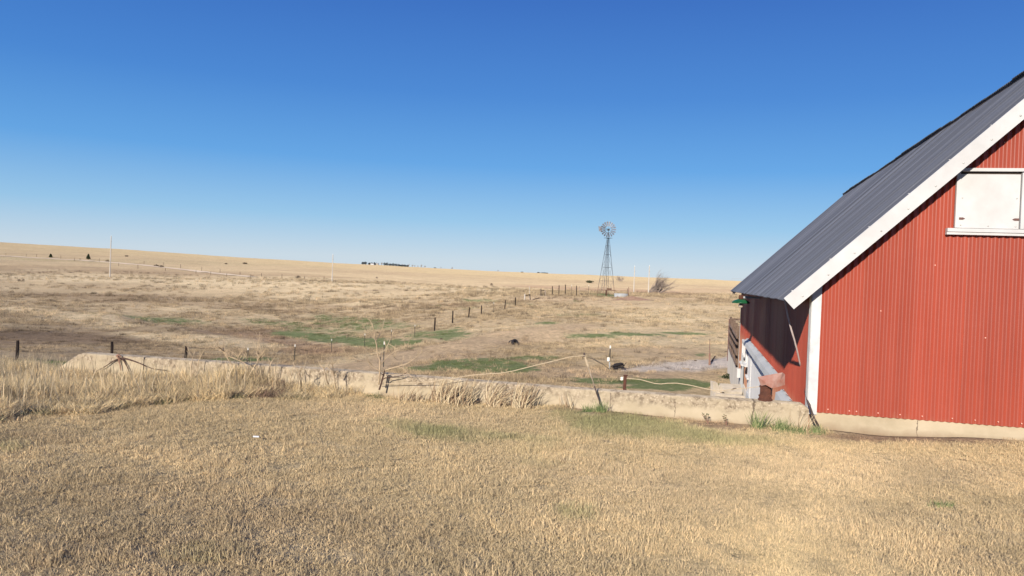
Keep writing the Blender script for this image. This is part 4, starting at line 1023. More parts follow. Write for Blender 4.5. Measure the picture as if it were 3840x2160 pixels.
brush('bare_shrub', [[(930,1420),(928,1370),(905,1355),(880,1345),(855,1335),(842,1318),(822,1312),(802,1304),(785,1298)],
                     [(905,1355),(880,1325),(860,1315),(842,1318)], [(870,1368),(850,1340),(838,1318),(835,1298),(842,1270)],
                     [(932,1352),(900,1345),(870,1340)], [(890,1345),(902,1325),(914,1302)], [(842,1318),(815,1298),(805,1275)]], 9.45,
      'spreading leafless shrub arching over the wall above the tall grass')
brush('bare_shrub', [[(960,1440),(962,1385),(966,1350),(970,1330),(968,1300),(972,1275),(974,1245)], [(966,1350),(985,1325),(998,1305)],
                     [(975,1345),(988,1335),(992,1328)], [(1010,1400),(1015,1362),(1028,1345),(1030,1325),(1024,1302)], [(970,1330),(962,1312)]], 9.4,
      'tall thin leafless stems rising above the wall beside the spreading shrub')
brush('bare_shrub', [[(720,1425),(716,1372),(724,1340),(734,1310)], [(720,1425),(740,1400),(746,1350),(762,1318),(778,1295)]], 9.35,
      'two slender bare stems standing left of the spreading shrub')
brush('bare_shrub', [[(1260,1460),(1252,1410),(1240,1385),(1222,1368)], [(1252,1410),(1246,1370),(1246,1355)], [(1230,1440),(1215,1385),(1200,1366)],[(1130,1440),(1124,1400),(1122,1388)]], 9.4,
      'pale bent stems leaning over the wall left of the sapling')
brush('bare_shrub', [[(1050,1462),(1040,1420),(1030,1400)], [(1085,1430),(1094,1412),(1098,1388)], [(1130,1450),(1125,1420),(1120,1400)]], 9.3,
      'low dark weedy stems in front of the wall')

# vine stump hugging the left end of the wall
base = onb(445, 1400, FB-0.02)
v = thing('vine_stump', (base.x, FB-0.02, 0.0), 'dead knotted vine with drooping dark branches on the left end of the wall', 'vine')
m = MB(); B_ = FB-0.025
pxpath(m, [(452,1343),(435,1349),(418,1358),(404,1368),(388,1378),(372,1386),(350,1399)], B_, 0.009, 0.003, 5, -0.03)
pxpath(m, [(458,1340),(472,1366),(480,1382),(488,1404)], B_, 0.010, 0.004, 5, -0.02)
pxpath(m, [(456,1341),(480,1347),(502,1354),(525,1363),(548,1374),(570,1382),(600,1386),(630,1389)], B_, 0.011, 0.003, 5, -0.03)
m.build('dark_branches', M['bark'], v, True)
m = MB(); pxpath(m, [(438,1331),(444,1343),(448,1360),(452,1376),(453,1390)], B_-0.01, 0.011, 0.005, 6)
pxpath(m, [(438,1332),(447,1330),(452,1336),(446,1344),(455,1350)], B_-0.012, 0.010, 0.008, 6); pxpath(m, [(440,1333),(436,1338)], B_-.01, 0.008, 0.006)
m.build('knotted_stem', M['redbark'], v, True)

# arching bunches of dead grass and green clumps against the wall
def blade_strip(vs, fs, bl, P, w, val):
    n0 = len(vs); m_ = len(P)
    for i, p in enumerate(P):
        f = w*(1-0.85*(i/(m_-1))**2); vs += [(p.x-f, p.y, p.z), (p.x+f, p.y, p.z)]; bl += [val, val]
    for i in range(m_-1): fs.append((n0+2*i, n0+2*i+1, n0+2*i+3, n0+2*i+2))
def clump(name, px, py, b, n, spread, L, arch, mat, label, cat, seed, width=0.0045, side=0.0, stiff=False):
    c0 = onb(px, py, b); c0.z = gz(c0.x, c0.y)-0.01; R = random.Random(seed); vs = []; fs = []; bl = []
    for i in range(n):
        p = c0 + Vector((R.gauss(0, spread), R.gauss(0, spread*0.5), 0))
        ang = R.gauss(side, 0.35 if not stiff else 0.5); az = R.uniform(-0.6, 0.6); l = L*R.uniform(0.45, 1.05); P = [p.copy()]
        for k in range(6):
            P.append(P[-1]+Vector((sin(ang)*cos(az), sin(ang)*sin(az)*0.6, cos(ang)))*l/6)
            ang += (arch*R.uniform(0.4, 1.4)*(-1 if side < 0 else 1) if not stiff else R.uniform(-0.05, 0.10)*(1 if ang > 0 else -1))
        blade_strip(vs, fs, bl, P, width*R.uniform(0.6, 1.2), R.random())
    me = bpy.data.meshes.new(name); V = np.array([tuple(x) for x in vs]) - np.array(c0[:]); me.from_pydata(V.tolist(), [], fs)
    at_ = me.attributes.new('blade', 'FLOAT', 'POINT'); at_.data.foreach_set('value', np.array(bl, np.float32)); me.materials.append(mat)
    o = bpy.data.objects.new(name, me); C.objects.link(o); o.location = c0; return tag(o, label, cat)
clump('dead_grass_clump', 1715, 1492, 9.42, 190, 0.13, 0.40, -0.18, M['deadblade'], 'wide tangled clump of dead grass leaning on the wall, leftmost of the arching clumps', 'grass clump', 1, side=-0.05)
clump('dead_grass_clump', 1660, 1490, 9.42, 90, 0.07, 0.36, -0.18, M['deadblade'], 'ragged dead grass spilling left from the widest clump at the wall', 'grass clump', 9, side=-0.1)
clump('dead_grass_clump', 1858, 1500, 9.40, 120, 0.045, 0.46, -0.34, M['deadblade'], 'dead grass clump arching left into a hook in the middle of the wall', 'grass clump', 2, side=-0.05)
clump('dead_grass_clump', 1962, 1506, 9.38, 110, 0.065, 0.42, -0.14, M['deadblade'], 'upright drooping dead grass clump, right of the hooked clump', 'grass clump', 3, side=-0.08)
clump('dead_grass_clump', 1545, 1480, 9.42, 80, 0.10, 0.26, -0.22, M['deadblade'], 'small flattened dead grass clump right of the sapling', 'grass clump', 4, side=-0.2)
clump('dead_grass_clump', 2130, 1510, 9.50, 12, 0.05, 0.22, 0.02, M['deadblade'], 'few short dry stalks against the wall left of the leaning rod', 'grass clump', 14, side=0.02)
clump('green_grass_clump', 2255, 1545, 9.40, 80, 0.030, 0.17, 0, M['greenblade'], 'spiky green grass clump at the foot of the leaning rod', 'grass clump', 5, 0.0035, stiff=True)
clump('green_grass_clump', 2205, 1548, 9.40, 60, 0.035, 0.12, 0, M['greenblade'], 'low yellowish green tuft just left of the leaning rod', 'grass clump', 6, 0.003, stiff=True)
clump('green_grass_clump', 2838, 1610, 9.36, 70, 0.045, 0.26, 0, M['greenblade'], 'tall spiky green grass clump below the rusted fitting', 'grass clump', 7, 0.0035, stiff=True)
clump('green_grass_clump', 2925, 1622, 9.32, 100, 0.05, 0.20, 0, M['greenblade'], 'dense dark green clump at the cracked end of the wall', 'grass clump', 8, 0.0035, stiff=True)
clump('green_grass_clump', 2985, 1632, 9.28, 70, 0.06, 0.12, 0, M['greenblade'], 'low green tuft between the dense clump and the dark cable', 'grass clump', 10, 0.003, stiff=True)
clump('green_grass_clump', 3062, 1628, 9.40, 80, 0.04, 0.13, 0, M['greenblade'], 'small green tuft where the dark cable enters the dirt', 'grass clump', 11, 0.003, stiff=True)
clump('dead_grass_clump', 3012, 1625, 9.42, 22, 0.04, 0.30, 0.12, M['deadblade'], 'branching dry weed stalks against the wall left of the dark cable', 'grass clump', 12, 0.003, side=0.0)
clump('dead_grass_clump', 2120, 1770, 6.9, 40, 0.05, 0.09, 0, M['deadblade'], 'coarse dry tuft standing out of the open lawn', 'grass clump', 15, 0.003, stiff=True)
clump('green_grass_clump', 3535, 1842, 6.6, 60, 0.04, 0.08, 0, M['greenblade'], 'green tuft in the lawn in front of the gable wall', 'grass clump', 16, 0.003, stiff=True)

def weed(px, py, b, seed, label):
    c0 = onb(px, py, b); c0.z = gz(c0.x, c0.y); R = random.Random(seed); t = thing('weed', tuple(c0), label, 'weed'); m = MB(); lf = MB()
    for k in range(4):
        d = Vector((R.uniform(-.6, .2), R.uniform(-.2, .2), 1)).normalized(); P = [c0, c0+d*0.06, c0+d*0.12+Vector((R.uniform(-.03, .02), 0, 0))]
        m.tube(P, 0.0025, 4)
        for j in range(6):
            q = P[1].lerp(P[2], j/5); e = Vector((R.uniform(-1, 1), R.uniform(-1, 1), R.uniform(-.2, 1))).normalized()*0.022; s = e.cross(Vector((0, 0, 1))).normalized()*0.008
            lf.add([q, q+e*0.5+s, q+e, q+e*0.5-s], [(0, 1, 2, 3)])
    m.build('stems', M['redbark'], t); lf.build('leaves', M['greenblade'], t)
weed(2725, 1606, 9.38, 1, 'leafy weed growing from the dirt below the wall')
weed(2655, 1596, 9.42, 2, 'small leafy weed left of the larger one below the wall')

# white scrap in the lawn
p = onz(960, 1648, 0.03); g0 = gz(p.x, p.y)
tag(MB().box((p.x, p.y, g0+0.055), (0.055, 0.016, 0.007), Matrix.Rotation(0.2, 3, 'Z') @ Matrix.Rotation(0.3, 3, 'X')).build('litter', M['plaster']), 'small white scrap lying on the dry lawn', 'litter')

# ------------------------------------------------------------------ fences in the field
def height_for(px0, y0, Z, ytop):
    return (y0-ytop)/F*Z
def place_post(kind, parent, P, h, lean=0.0):
    """posts of a fence share their meshes"""
    for nm, me_, dz in POSTS[kind]:
        o = bpy.data.objects.new(nm, me_); C.objects.link(o); o.parent = parent; o['_w'] = list(parent['_w'][:])
        o.location = Vector(P)-Vector(parent['_w'][:]); o.scale = (1, 1, h); o.rotation_euler = (0, lean, RNG.random()*3)
        first = o if dz == 0 else None
def pm(mb, mat, name):
    me_ = bpy.data.meshes.new(name); me_.from_pydata(mb.v, [], mb.f); me_.materials.append(mat); return me_
def wood_mesh(r, seed):
    R = random.Random(seed); m = MB(); m.tube([(0, 0, -0.25), (R.uniform(-.01, .01), 0, 0.3), (R.uniform(-.015, .015), 0, 0.7), (0, 0, 1.0)], [r*1.05, r, r*0.98, r*0.92], 8); return m
tp = MB().box((0, 0, 0.36), (0.045, 0.010, 1.2)).box((0, 0.016, 0.36), (0.010, 0.03, 1.2)); tpc = MB().box((0, 0.004, 0.915), (0.05, 0.04, 0.12))
TP = pm(tp, M['steelpost'], 'steel_post'); TPC = pm(tpc, M['whitecap'], 'post_tip')
WPs = [pm(wood_mesh(0.075, i), M['darkwood'], 'wood_post') for i in range(3)]
WPt = [pm(wood_mesh(0.05, i+9), M['greywood'], 'wood_post') for i in range(2)]
def add_post(parent, kind, P, h, lean=0.0):
    W_ = Vector(parent['_w'][:])
    def mk(nm, me_, par, loc, sc):
        o = bpy.data.objects.new(nm, me_); C.objects.link(o); o.parent = par; o.location = loc; o.scale = sc; return o
    if kind == 'T':
        o = mk('steel_post', TP, parent, Vector(P)-W_, (1, 1, h)); mk('post_tip', TPC, o, (0, 0, 0.0), (1, 1, 1))
    elif kind == 'W': o = mk('wood_post', WPs[RNG.randrange(3)], parent, Vector(P)-W_, (1, 1, h))
    else: o = mk('wood_post', WPt[RNG.randrange(2)], parent, Vector(P)-W_, (1, 1, h))
    o.rotation_euler = (RNG.uniform(-.02, .02), lean+RNG.uniform(-.02, .02), RNG.uniform(-.5, .5)); return o
def strand(parent, name, P0, P1, h0, h1, fr, r):
    m = MB()
    A = Vector(P0)+Vector((0, 0, h0*fr)); B = Vector(P1)+Vector((0, 0, h1*fr)); pts = []
    for i in range(5):
        t_ = i/4; q = A.lerp(B, t_); q.z -= 0.03*4*t_*(1-t_); pts.append(q)
    m.tube(pts, r, 4); return m.build(name, M['wire'], parent)

fence = [(60,1392,1277,'W'),(418,1385,1281,'W'),(694,1382,1298,'W'),(927,1372,1303,'T'),(1103,1358,1290,'T'),(1243,1326,1270,'T'),(1367,1302,1250,'T'),(1466,1288,1235,'T'),(1555,1264,1217,'T'),
         (1629,1240,1190,'W'),(1697,1212,1165,'W'),(1758,1191,1152,'W'),(1805,1179,1145,'W'),(1851,1172,1132,'T'),(1893,1159,1125,'W'),(1932,1149,1115,'W')]
Zs = [38+5.15*i for i in range(16)]
FP = []
for (x, y, yt, kd), Z in zip(fence, Zs):
    p, Zh = hit(x, y); q = p if abs(Zh-Z) < 0.35*Z else at(x, y, Z); q.z = gz(q.x, q.y); Zq = float(np.array(q[:]) @ FWD)
    ytop = yt; top = at(x, ytop, Zq); FP.append((q, max(0.8, min(2.0, top.z-q.z)), kd))
# one more post outside the frame on the left so the wires run on
q = FP[0][0]*2-FP[1][0]; q.z = gz(q.x, q.y); FP.insert(0, (q, 1.5, 'W'))
fen = thing('wire_fence', tuple(FP[1][0]), 'long barbed wire fence of dark wood and steel posts crossing the near field', 'fence')
for q, h, kd in FP: add_post(fen, kd, q, h)
for i in range(len(FP)-1):
    for fr in (0.36, 0.64, 0.93): strand(fen, 'barbed_wire', FP[i][0], FP[i+1][0], FP[i][1], FP[i+1][1], fr, 0.0055+0.00006*i)
# near white-tipped steel post seen through the sapling
q, Z = hit(1438, 1377); top = at(1440, 1278, Z)
tpst = thing('steel_fence_post', tuple(q), 'white tipped steel post standing behind the sapling', 'post'); add_post(tpst, 'T', q, top.z-q.z)
# rails and brace assemblies at the field gate
def pole_between(mb, x0, y0, x1, y1, Z, r): mb.tube([at(x0, y0, Z), at(x1, y1, Z)], r, 7)
q, Zg = hit(1967, 1127)
ga_ = thing('fence_brace', tuple(q), 'H-shaped fence brace with a pale left post at the end of the fence', 'fence brace')
MB().tube([at(1967, 1130, Zg), at(1968, 1102, Zg)], 0.10, 8).build('brace_post', M['polewood'], ga_)
MB().tube([at(1989, 1126, Zg), at(1986, 1103, Zg)], 0.075, 8).build('brace_post', M['darkwood'], ga_)
MB().tube([at(1970, 1109, Zg), at(1986, 1104, Zg)], 0.05, 6).build('brace_rail', M['darkwood'], ga_)
MB().tube([at(1986, 1120, Zg), at(1985, 1074, Zg)], 0.04, 6).build('tall_rod', M['polewood'], ga_)
q, Zg2 = hit(2045, 1110)
gb_ = thing('fence_brace', tuple(q), 'wooden fence brace with a wire panel, right of the pale posted brace', 'fence brace')
MB().tube([at(2046, 1112, Zg2), at(2044, 1088, Zg2)], 0.12, 8).build('brace_post', M['greywood'], gb_)
MB().tube([at(2043, 1112, Zg2), at(2043.5, 1090, Zg2)], 0.075, 8).build('brace_post', M['darkwood'], gb_)
MB().tube([at(2028, 1091, Zg2), at(2043, 1089, Zg2)], 0.06, 6).build('brace_rail', M['darkwood'], gb_)
MB().tube([at(2026, 1111, Zg2), at(2026, 1083, Zg2)], 0.045, 6).build('brace_post', M['wire'], gb_)
MB().tube([at(2030, 1111, Zg2), at(2030, 1083, Zg2)], 0.045, 6).build('brace_post', M['wire'], gb_)
m = MB()
for j in range(7): m.tube([at(2026, 1086+3.6*j, Zg2), at(2031, 1086+3.6*j, Zg2)], 0.02, 4)
m.build('wire_panel', M['wire'], gb_)
m = MB(); P = [hit(1998+i*4.6, 1126-i*1.5)[0]+Vector((0, 0, 0.06)) for i in range(6)]; m.tube(P, 0.05, 5)
tag(m.build('fallen_rail', M['darkwood']), 'dark fallen rail lying in the gateway between the two braces', 'rail')
# posts running on towards the windmill
f2 = [(2071,1098,1073,'W'),(2096,1096,1070,'W'),(2120,1090,1067,'W'),(2143,1086,1067,'T'),(2162,1090,1071,'W'),(2173,1103,1073,'w'),(2206,1101,1067,'T')]
FP2 = []
for x, y, yt, kd in f2:
    Z = 138.0; q = at(x, y, Z); q.z = gz(q.x, q.y); FP2.append((q, min(2.2, max(1.0, at(x, yt, Z).z-q.z)), kd))
fen2 = thing('wire_fence', tuple(FP2[0][0]), 'short run of dark fence posts left of the windmill', 'fence')
for q, h, kd in FP2: add_post(fen2, kd, q, h)
for i in range(len(FP2)-1):
    for fr in (0.5, 0.9): strand(fen2, 'barbed_wire', FP2[i][0], FP2[i+1][0], FP2[i][1], FP2[i+1][1], fr, 0.012)
# fence beside the road on the far slope
f3 = [(-20,962,948),(22,960,949),(98,963,952),(137,964,953),(228,970,958),(279,978,967),(372,982,969),(445,998,986),(517,1008,992),(540,990,978),(612,994,984),(620,1016,1010),(677,1004,991),(735,1026,1017),(756,1016,1000),(790,1030,1020),(825,1022,1009),(850,1038,1026),(900,1030,1022),(940,1044,1029),(980,1036,1025),(1057,1043,1027),(1142,1047,1037),(1215,1049,1040)]
fr3 = thing('wire_fence', tuple(hit(517, 1008, 120)[0]), 'far pasture fence of thin posts beside the dirt road on the hill', 'fence')
LP = None
for x, y, yt in f3:
    q, Z = hit(x, y, 120); q.z = gz(q.x, q.y); h = (y-yt)/F*Z
    o_ = add_post(fr3, 'W', q, min(3.0, max(1.3, h))); o_.scale = (1.0, 1.0, o_.scale[2])
q, Z = hit(2285, 1386)
ep = thing('electric_fence_post', tuple(q), 'white tipped steel post with a white box, in the field left of the gravel', 'post')
add_post(ep, 'T', q, at(2285, 1293, Z).z-q.z); MB().box(at(2284, 1347, Z)+Vector((-0.02, -0.06, 0)), (0.11, 0.07, 0.17)).build('energiser_box', M['whitecap'], ep)
MB().tube([at(2286, 1386, Z-.1), at(2286, 1358, Z-.1)], 0.03, 6).build('sleeve', M['zinc'], ep)
# heap of black rubber at its foot
R = random.Random(4); m = MB()
hp = q+Vector((0.32, 0.0, 0.0))
for k in range(9):
    c1 = hp+Vector((R.uniform(-.18, .18), R.uniform(-.1, .1), 0.05+0.03*k)); rr = R.uniform(0.10, 0.2); P = [c1+Vector((rr*cos(t_*0.7), rr*0.6*sin(t_*0.7), 0.03*sin(t_))) for t_ in range(9)]; m.tube(P, 0.028, 6)
m.tube([hp+Vector((0.12, 0, 0.1)), hp+Vector((0.3, 0.05, 0.18)), hp+Vector((0.42, 0.1, 0.36))], [0.03, 0.02, 0.012], 6)
tag(m.build('hose_heap', M['rubber']), 'tangled heap of black hose at the foot of the white boxed post', 'hose')
# wooden stake by the gravel and a dark bar modelled as its cast shadow
q, Z = hit(2661, 1369); tp_ = at(2662, 1272, Z); md = at(2661, 1325, Z)
st_ = thing('wooden_stake', tuple(q), 'reddish brown stake with a thin rod on top beside the gravel track', 'stake')
MB().tube([q-Vector((0, 0, .1)), md], [0.055, 0.045], 7).build('stake', M['redbark'], st_); MB().tube([md, tp_], 0.016, 5).build('rod', M['hinge'], st_)
q, Z = hit(2667, 1357)
tag(MB().tube([q, at(2682, 1336, Z+0.6)], [0.05, 0.035], 6).build('stake_shadow', M['darkwood']), 'dark bar standing in for the shadow of the brown stake', 'shadow')
# worn tyre half sunk in the slope
q, Z = hit(1931, 1293); prof = [(0.20, -0.08), (0.30, -0.10), (0.36, -0.07), (0.38, 0), (0.36, 0.07), (0.30, 0.10), (0.20, 0.08), (0.20, -0.08)]
tag(MB().lathe(q+Vector((0, 0, 0.10)), [(r*0.8, z) for r, z in prof], 22, Matrix.Rotation(1.1, 3, 'Y') @ Matrix.Rotation(0.5, 3, 'X')).build('old_tyre', M['rubber'], None, True), 'old black tyre lying half sunk in the slope of the field', 'tyre')
P = [at(x, y, Z) for x, y in ((1906,1288),(1911,1280),(1918,1277),(1926,1277),(1930,1282))]
tag(MB().tube(P, 0.035, 6).build('bent_hoop', M['rubber'], None, True), 'black bent hoop beside the old tyre', 'hoop')
# loose stones and clods that show as dark dots in the field
for (x, y, w, lab) in ((2399,1281,14,'dark dirt clod on the slope behind the white boxed post'),(2608,1354,14,'dark tuft clod just above the gravel track'),(2722,1321,14,'dark clod near the barn foundation in the field'),(1655,1273,16,'dark clod on the bank below the fence'),(2529,1111,5,'tiny dark stump on the rise right of the windmill')):
    q, Z = hit(x, y); R = random.Random(x); r = w/F*Z*0.5; m = MB()
    vs = [q+Vector((r*R.uniform(.7, 1.1)*cos(i*pi/4)*s, r*0.7*sin(i*pi/4)*s, r*zz)) for s, zz in ((1.0, -0.1), (0.8, 0.35), (0.3, 0.6)) for i in range(8)]
    fs = [(j*8+i, j*8+(i+1) % 8, (j+1)*8+(i+1) % 8, (j+1)*8+i) for j in range(2) for i in range(8)]+[tuple(16+i for i in range(8))]
    tag(m.add(vs, fs).build('dirt_clod', M['scrub']), lab, 'clod')
q, Z = hit(2572, 1386); tag(MB().box(q+Vector((0, 0, .04)), (0.9*28/28*0.36, 0.12, 0.06), Matrix.Rotation(-0.2, 3, 'Z')).build('plank', M['greywood']), 'short weathered plank lying on the gravel track', 'plank')

# ------------------------------------------------------------------ corral behind the barn, standing on the foundation wall
RB = BACK+0.15
cor = thing('corral_fence', (SW, 33, ZS), 'weathered plank corral fence on the concrete wall behind the barn', 'fence')
npz = 5
for i in range(npz):
    bb = 37.7-i*2.15
    MB().box((SW+0.0, bb, ZS+0.72), (0.10, 0.10, 1.5)).build('corral_post', M['brownwood'], cor)
for j, zz in enumerate((0.14, 0.48, 0.84, 1.10)):
    for k in range(2):
        b0_ = 37.9-k*4.7; b1_ = b0_-4.6
        MB().beam((SW-0.07, b0_, ZS+zz+RNG.uniform(-.03, .03)), (SW-0.07, b1_, ZS+zz+RNG.uniform(-.05, .05)), 0.04, 0.065).build('corral_rail', M['brownwood'], cor)
for j, zz in enumerate((0.55, 0.98, 1.35)):
    MB().beam((SW, 37.8, ZS+zz), (SW+4.5, 38.2, ZS+zz+0.05), 0.04, 0.10).build('corral_rail', M['brownwood'], cor)
MB().box((SW+2.2, 38.0, ZS+0.7), (0.1, 0.1, 1.5)).build('corral_post', M['brownwood'], cor)
wp = thing('cattle_panel', (SW-1.2, 45, -2.2), 'tall thin wire cattle panel standing beyond the corral fence', 'wire panel')
c0 = at(2731, 1283, 42); c1 = at(2790, 1283, 42); m = MB(); zb = c0.z; hgt_ = (1283-1196)/F*42
for j in range(10): m.tube([(c0.x, c0.y, zb+hgt_*j/9), (c1.x, c1.y, zb+hgt_*j/9)], 0.007, 4)
m.build('horizontal_wires', M['wire'], wp); m = MB()
for j in range(9): m.tube([(c0.x+(c1.x-c0.x)*j/8, c0.y+(c1.y-c0.y)*j/8, zb-0.2), (c0.x+(c1.x-c0.x)*j/8, c0.y+(c1.y-c0.y)*j/8, zb+hgt_)], 0.007, 4)
m.build('vertical_wires', M['wire'], wp)
MB().tube([(c0.x, c0.y, gz(c0.x, c0.y)-.1), (c0.x, c0.y, zb+hgt_)], 0.03, 6).build('steel_post', M['hinge'], wp)
# concrete bunk at the foot of the foundation
g_, Zb = hit(2740, 1478)
Zb = 22.0; bk = thing('concrete_bunk', tuple(at(2740, 1478, Zb)), 'open pale concrete feed bunk with a slanted wall beside the barn foundation', 'feed bunk')
def quadbox(name, pts, d, mat): MB().poly([at(x, y, Zb) for x, y in pts], FWD_V*d).build(name, mat, bk)
FWD_V = Vector(FWD.tolist())
quadbox('end_wall', [(2674,1432),(2691,1436),(2700,1466),(2700,1500),(2674,1500)], 0.30, M['paleconc'])
quadbox('front_wall', [(2674,1471),(2784,1482),(2784,1530),(2674,1520)], -0.25, M['paleconc'])
MB().poly([at(2710,1466,Zb+.2), at(2784,1470,Zb+.2), at(2778,1441,Zb+1.3), at(2698,1437,Zb+1.3)], (0, 0.02, -0.08)).build('slanted_slab', M['paleconc'], bk)
quadbox('inner_rib', [(2697,1470),(2716,1470),(2705,1447)], 0.25, M['paleconc'])

# ------------------------------------------------------------------ windmill
WZ = 138.0
wb = at(2272, 1102, WZ); wb.z = gz(wb.x, wb.y); K = WZ/F
upz = lambda y: at(2276, y, WZ).z - wb.z
wm = thing('windmill', tuple(wb), 'steel farm windmill with a many-bladed wheel on a lattice tower', 'windmill')
Ht = upz(893); Hh = upz(861)
fw_ = 58*K/2/1.18; rz = Matrix.Rotation(YAW+0.42, 3, 'Z')
cs = [rz @ Vector((sx*fw_, sy*fw_, 0)) for sx, sy in ((-1, -1), (1, -1), (1, 1), (-1, 1))]
tp4 = [rz @ Vector((sx*0.14, sy*0.14, Ht)) for sx, sy in ((-1, -1), (1, -1), (1, 1), (-1, 1))]
cs = [Vector((c.x, c.y, -0.1)) for c in cs]
lv = [0.045, 0.22, 0.42, 0.60, 0.80]
def lp_(i, f): return wb + cs[i].lerp(tp4[i], f)
for i in range(4):
    MB().tube([lp_(i, 0), lp_(i, 0.2)], 0.038, 5).build('leg', M['windrust'], wm); MB().tube([lp_(i, 0.2), lp_(i, 1.0)], 0.036, 5).build('leg', M['windsteel'], wm)
for f in (0.11, 0.27, 0.50, 0.72, 0.87):
    for i in range(4): MB().tube([lp_(i, f), lp_((i+1) % 4, f)], 0.022, 4).build('girt', M['windsteel'] if f > .2 else M['windrust'], wm)
for f0, f1 in ((0.27, 0.50), (0.50, 0.72), (0.72, 0.87), (0.02, 0.27)):
    for i in range(4):
        MB().tube([lp_(i, f0), lp_((i+1) % 4, f1)], 0.010, 4).build('brace', M['windsteel'], wm)
        MB().tube([lp_((i+1) % 4, f0), lp_(i, f1)], 0.010, 4).build('brace', M['windsteel'], wm)
MB().tube([wb+Vector((0, 0, 0.2)), wb+Vector((0, 0, Hh))], 0.035, 6).build('pump_rod', M['windsteel'], wm)
m = MB(); La0, La1 = lp_(0, 0.08).lerp(lp_(3, 0.08), 0.35), lp_(0, 0.97).lerp(lp_(3, 0.97), 0.35)
sd = (lp_(3, 0.1)-lp_(0, 0.1)).normalized()*0.17
m.tube([La0-sd, La1-sd*0.4], 0.016, 4); m.tube([La0+sd, La1+sd*0.4], 0.016, 4)
for j in range(26):
    t_ = j/25; p = La0.lerp(La1, t_); s_ = sd*(1-0.6*t_); m.tube([p-s_, p+s_], 0.012, 4)
m.build('ladder', M['windsteel'], wm)
MB().lathe(wb+Vector((0, 0, Ht)), [(0.78, 0), (0.78, 0.05), (0.55, 0.06), (0, 0.06)], 4, Matrix.Rotation(YAW+0.42+pi/4, 3, 'Z')).build('platform', M['windsteel'], wm)
MB().box(wb+Vector((0.05, 0, 0.55)), (0.22, 0.22, 1.1)).build('well_head', M['rust'], wm)
MB().box(wb+Vector((0.55, 0, 1.25)), (0.8, 0.12, 0.22)).build('pump_arm', M['rust'], wm)
hub = wb+Vector((0, 0, Hh)); axd = Vector((0.30, -0.954, 0)).normalized()       # the wheel faces nearly towards the yard
hub_c = hub+axd*0.55+Vector((-0.14, 0, 0.02))
xr = Vector((-axd.y, axd.x, 0)); yr = Vector((0, 0, 1)); rt = 29.5*K; ri = rt*0.40
MB().beam(hub+axd*0.45+Vector((0,0,0)), hub-axd*0.35, 0.26, 0.30).build('gearbox', M['windsteel'], wm)
wh = MB().lathe(hub_c, [(0.10, -0.10), (0.10, 0.10), (0, 0.10)], 12, axd.to_track_quat('Z', 'Y').to_matrix()).build('wheel', M['windsteel'], wm)
NBL = 18
for k in range(NBL):
    t_ = 2*pi*k/NBL; rd = xr*cos(t_)+yr*sin(t_); tg = -xr*sin(t_)+yr*cos(t_)
    wv = (tg*0.80-axd*0.60)
    m = MB(); vs = []
    for rr, hw in ((ri, 0.075), ((ri+rt)/2, 0.12), (rt, 0.165)):
        for s_ in (-1, 0, 1): vs.append(hub_c+rd*rr+wv*hw*s_-axd*(0.03 if s_ == 0 else 0))
    m.add(vs, [(0, 1, 4, 3), (1, 2, 5, 4), (3, 4, 7, 6), (4, 5, 8, 7)]); m.build('blade', M['blade'], wh)
m = MB()
for rr in (ri*1.06, rt*0.86):
    m.tube([hub_c+(xr*cos(2*pi*k/36)+yr*sin(2*pi*k/36))*rr-axd*0.06 for k in range(37)], 0.014, 4)
m.build('rim', M['windsteel'], wh); m = MB()
for k in range(6):
    t_ = 2*pi*(k+.5)/6; rd = xr*cos(t_)+yr*sin(t_); m.tube([hub_c, hub_c+rd*rt*0.86-axd*0.06], 0.014, 4)
m.build('spokes', M['windsteel'], wh)
# tail vane to the left
tv0 = at(2249, 856, WZ+1.2)-Vector((0,0,0)); tvd = (at(2245, 861, WZ+1.2)-hub).normalized()
q1, q2, q3, q4 = at(2244, 848, WZ+1.5), at(2256, 851, WZ+1.2), at(2257, 868, WZ+1.2), at(2246, 867, WZ+1.5)
MB().poly([q1, q2, q3, q4], (0.01, 0.03, 0)).build('tail_vane', M['blade'], wm)
m = MB(); m.tube([hub, at(2250, 860, WZ+1.4)], 0.028, 5); m.tube([hub+Vector((0, 0, .12)), at(2250, 856, WZ+1.4)], 0.016, 4); m.build('tail_bone', M['windsteel'], wm)

# stock tank, debris, posts round the well
tz = 134.0; tb = at(2329, 1103, tz); tb.z = gz(tb.x, tb.y)
tk = thing('stock_tank', tuple(tb), 'round galvanised stock tank at the foot of the windmill', 'tank'); rr = 25.5*tz/F
MB().lathe(tb, [(rr, -0.05), (rr, 0.12), (rr*1.012, 0.15), (rr, 0.18), (rr, 0.34), (rr*1.012, 0.37), (rr, 0.40), (rr, 0.56), (rr*1.02, 0.60), (rr*0.98, 0.60), (rr*0.98, 0.42), (0, 0.42)], 40).build('tank_wall', M['zinc'], tk)
q = at(2357, 1101, 134); q.z = gz(q.x, q.y); pk = thing('leaning_posts', tuple(q), 'two dark posts leaning together right of the stock tank', 'post')
MB().tube([q, at(2358, 1076, 134)], 0.05, 6).build('post_shaft', M['hinge'], pk); MB().tube([q+Vector((-.25, 0, 0)), at(2353, 1082, 134)], 0.04, 6).build('post_shaft', M['darkwood'], pk)
q = at(2315, 1099, 131); q2_ = at(2335, 1109, 127); q.z = gz(q.x, q.y)+0.25; q2_.z = gz(q2_.x, q2_.y)+0.04
tag(MB().beam(q, q2_, 0.18, 0.06).build('fallen_plank', M['redbark']), 'reddish plank lying in front of the stock tank', 'plank')
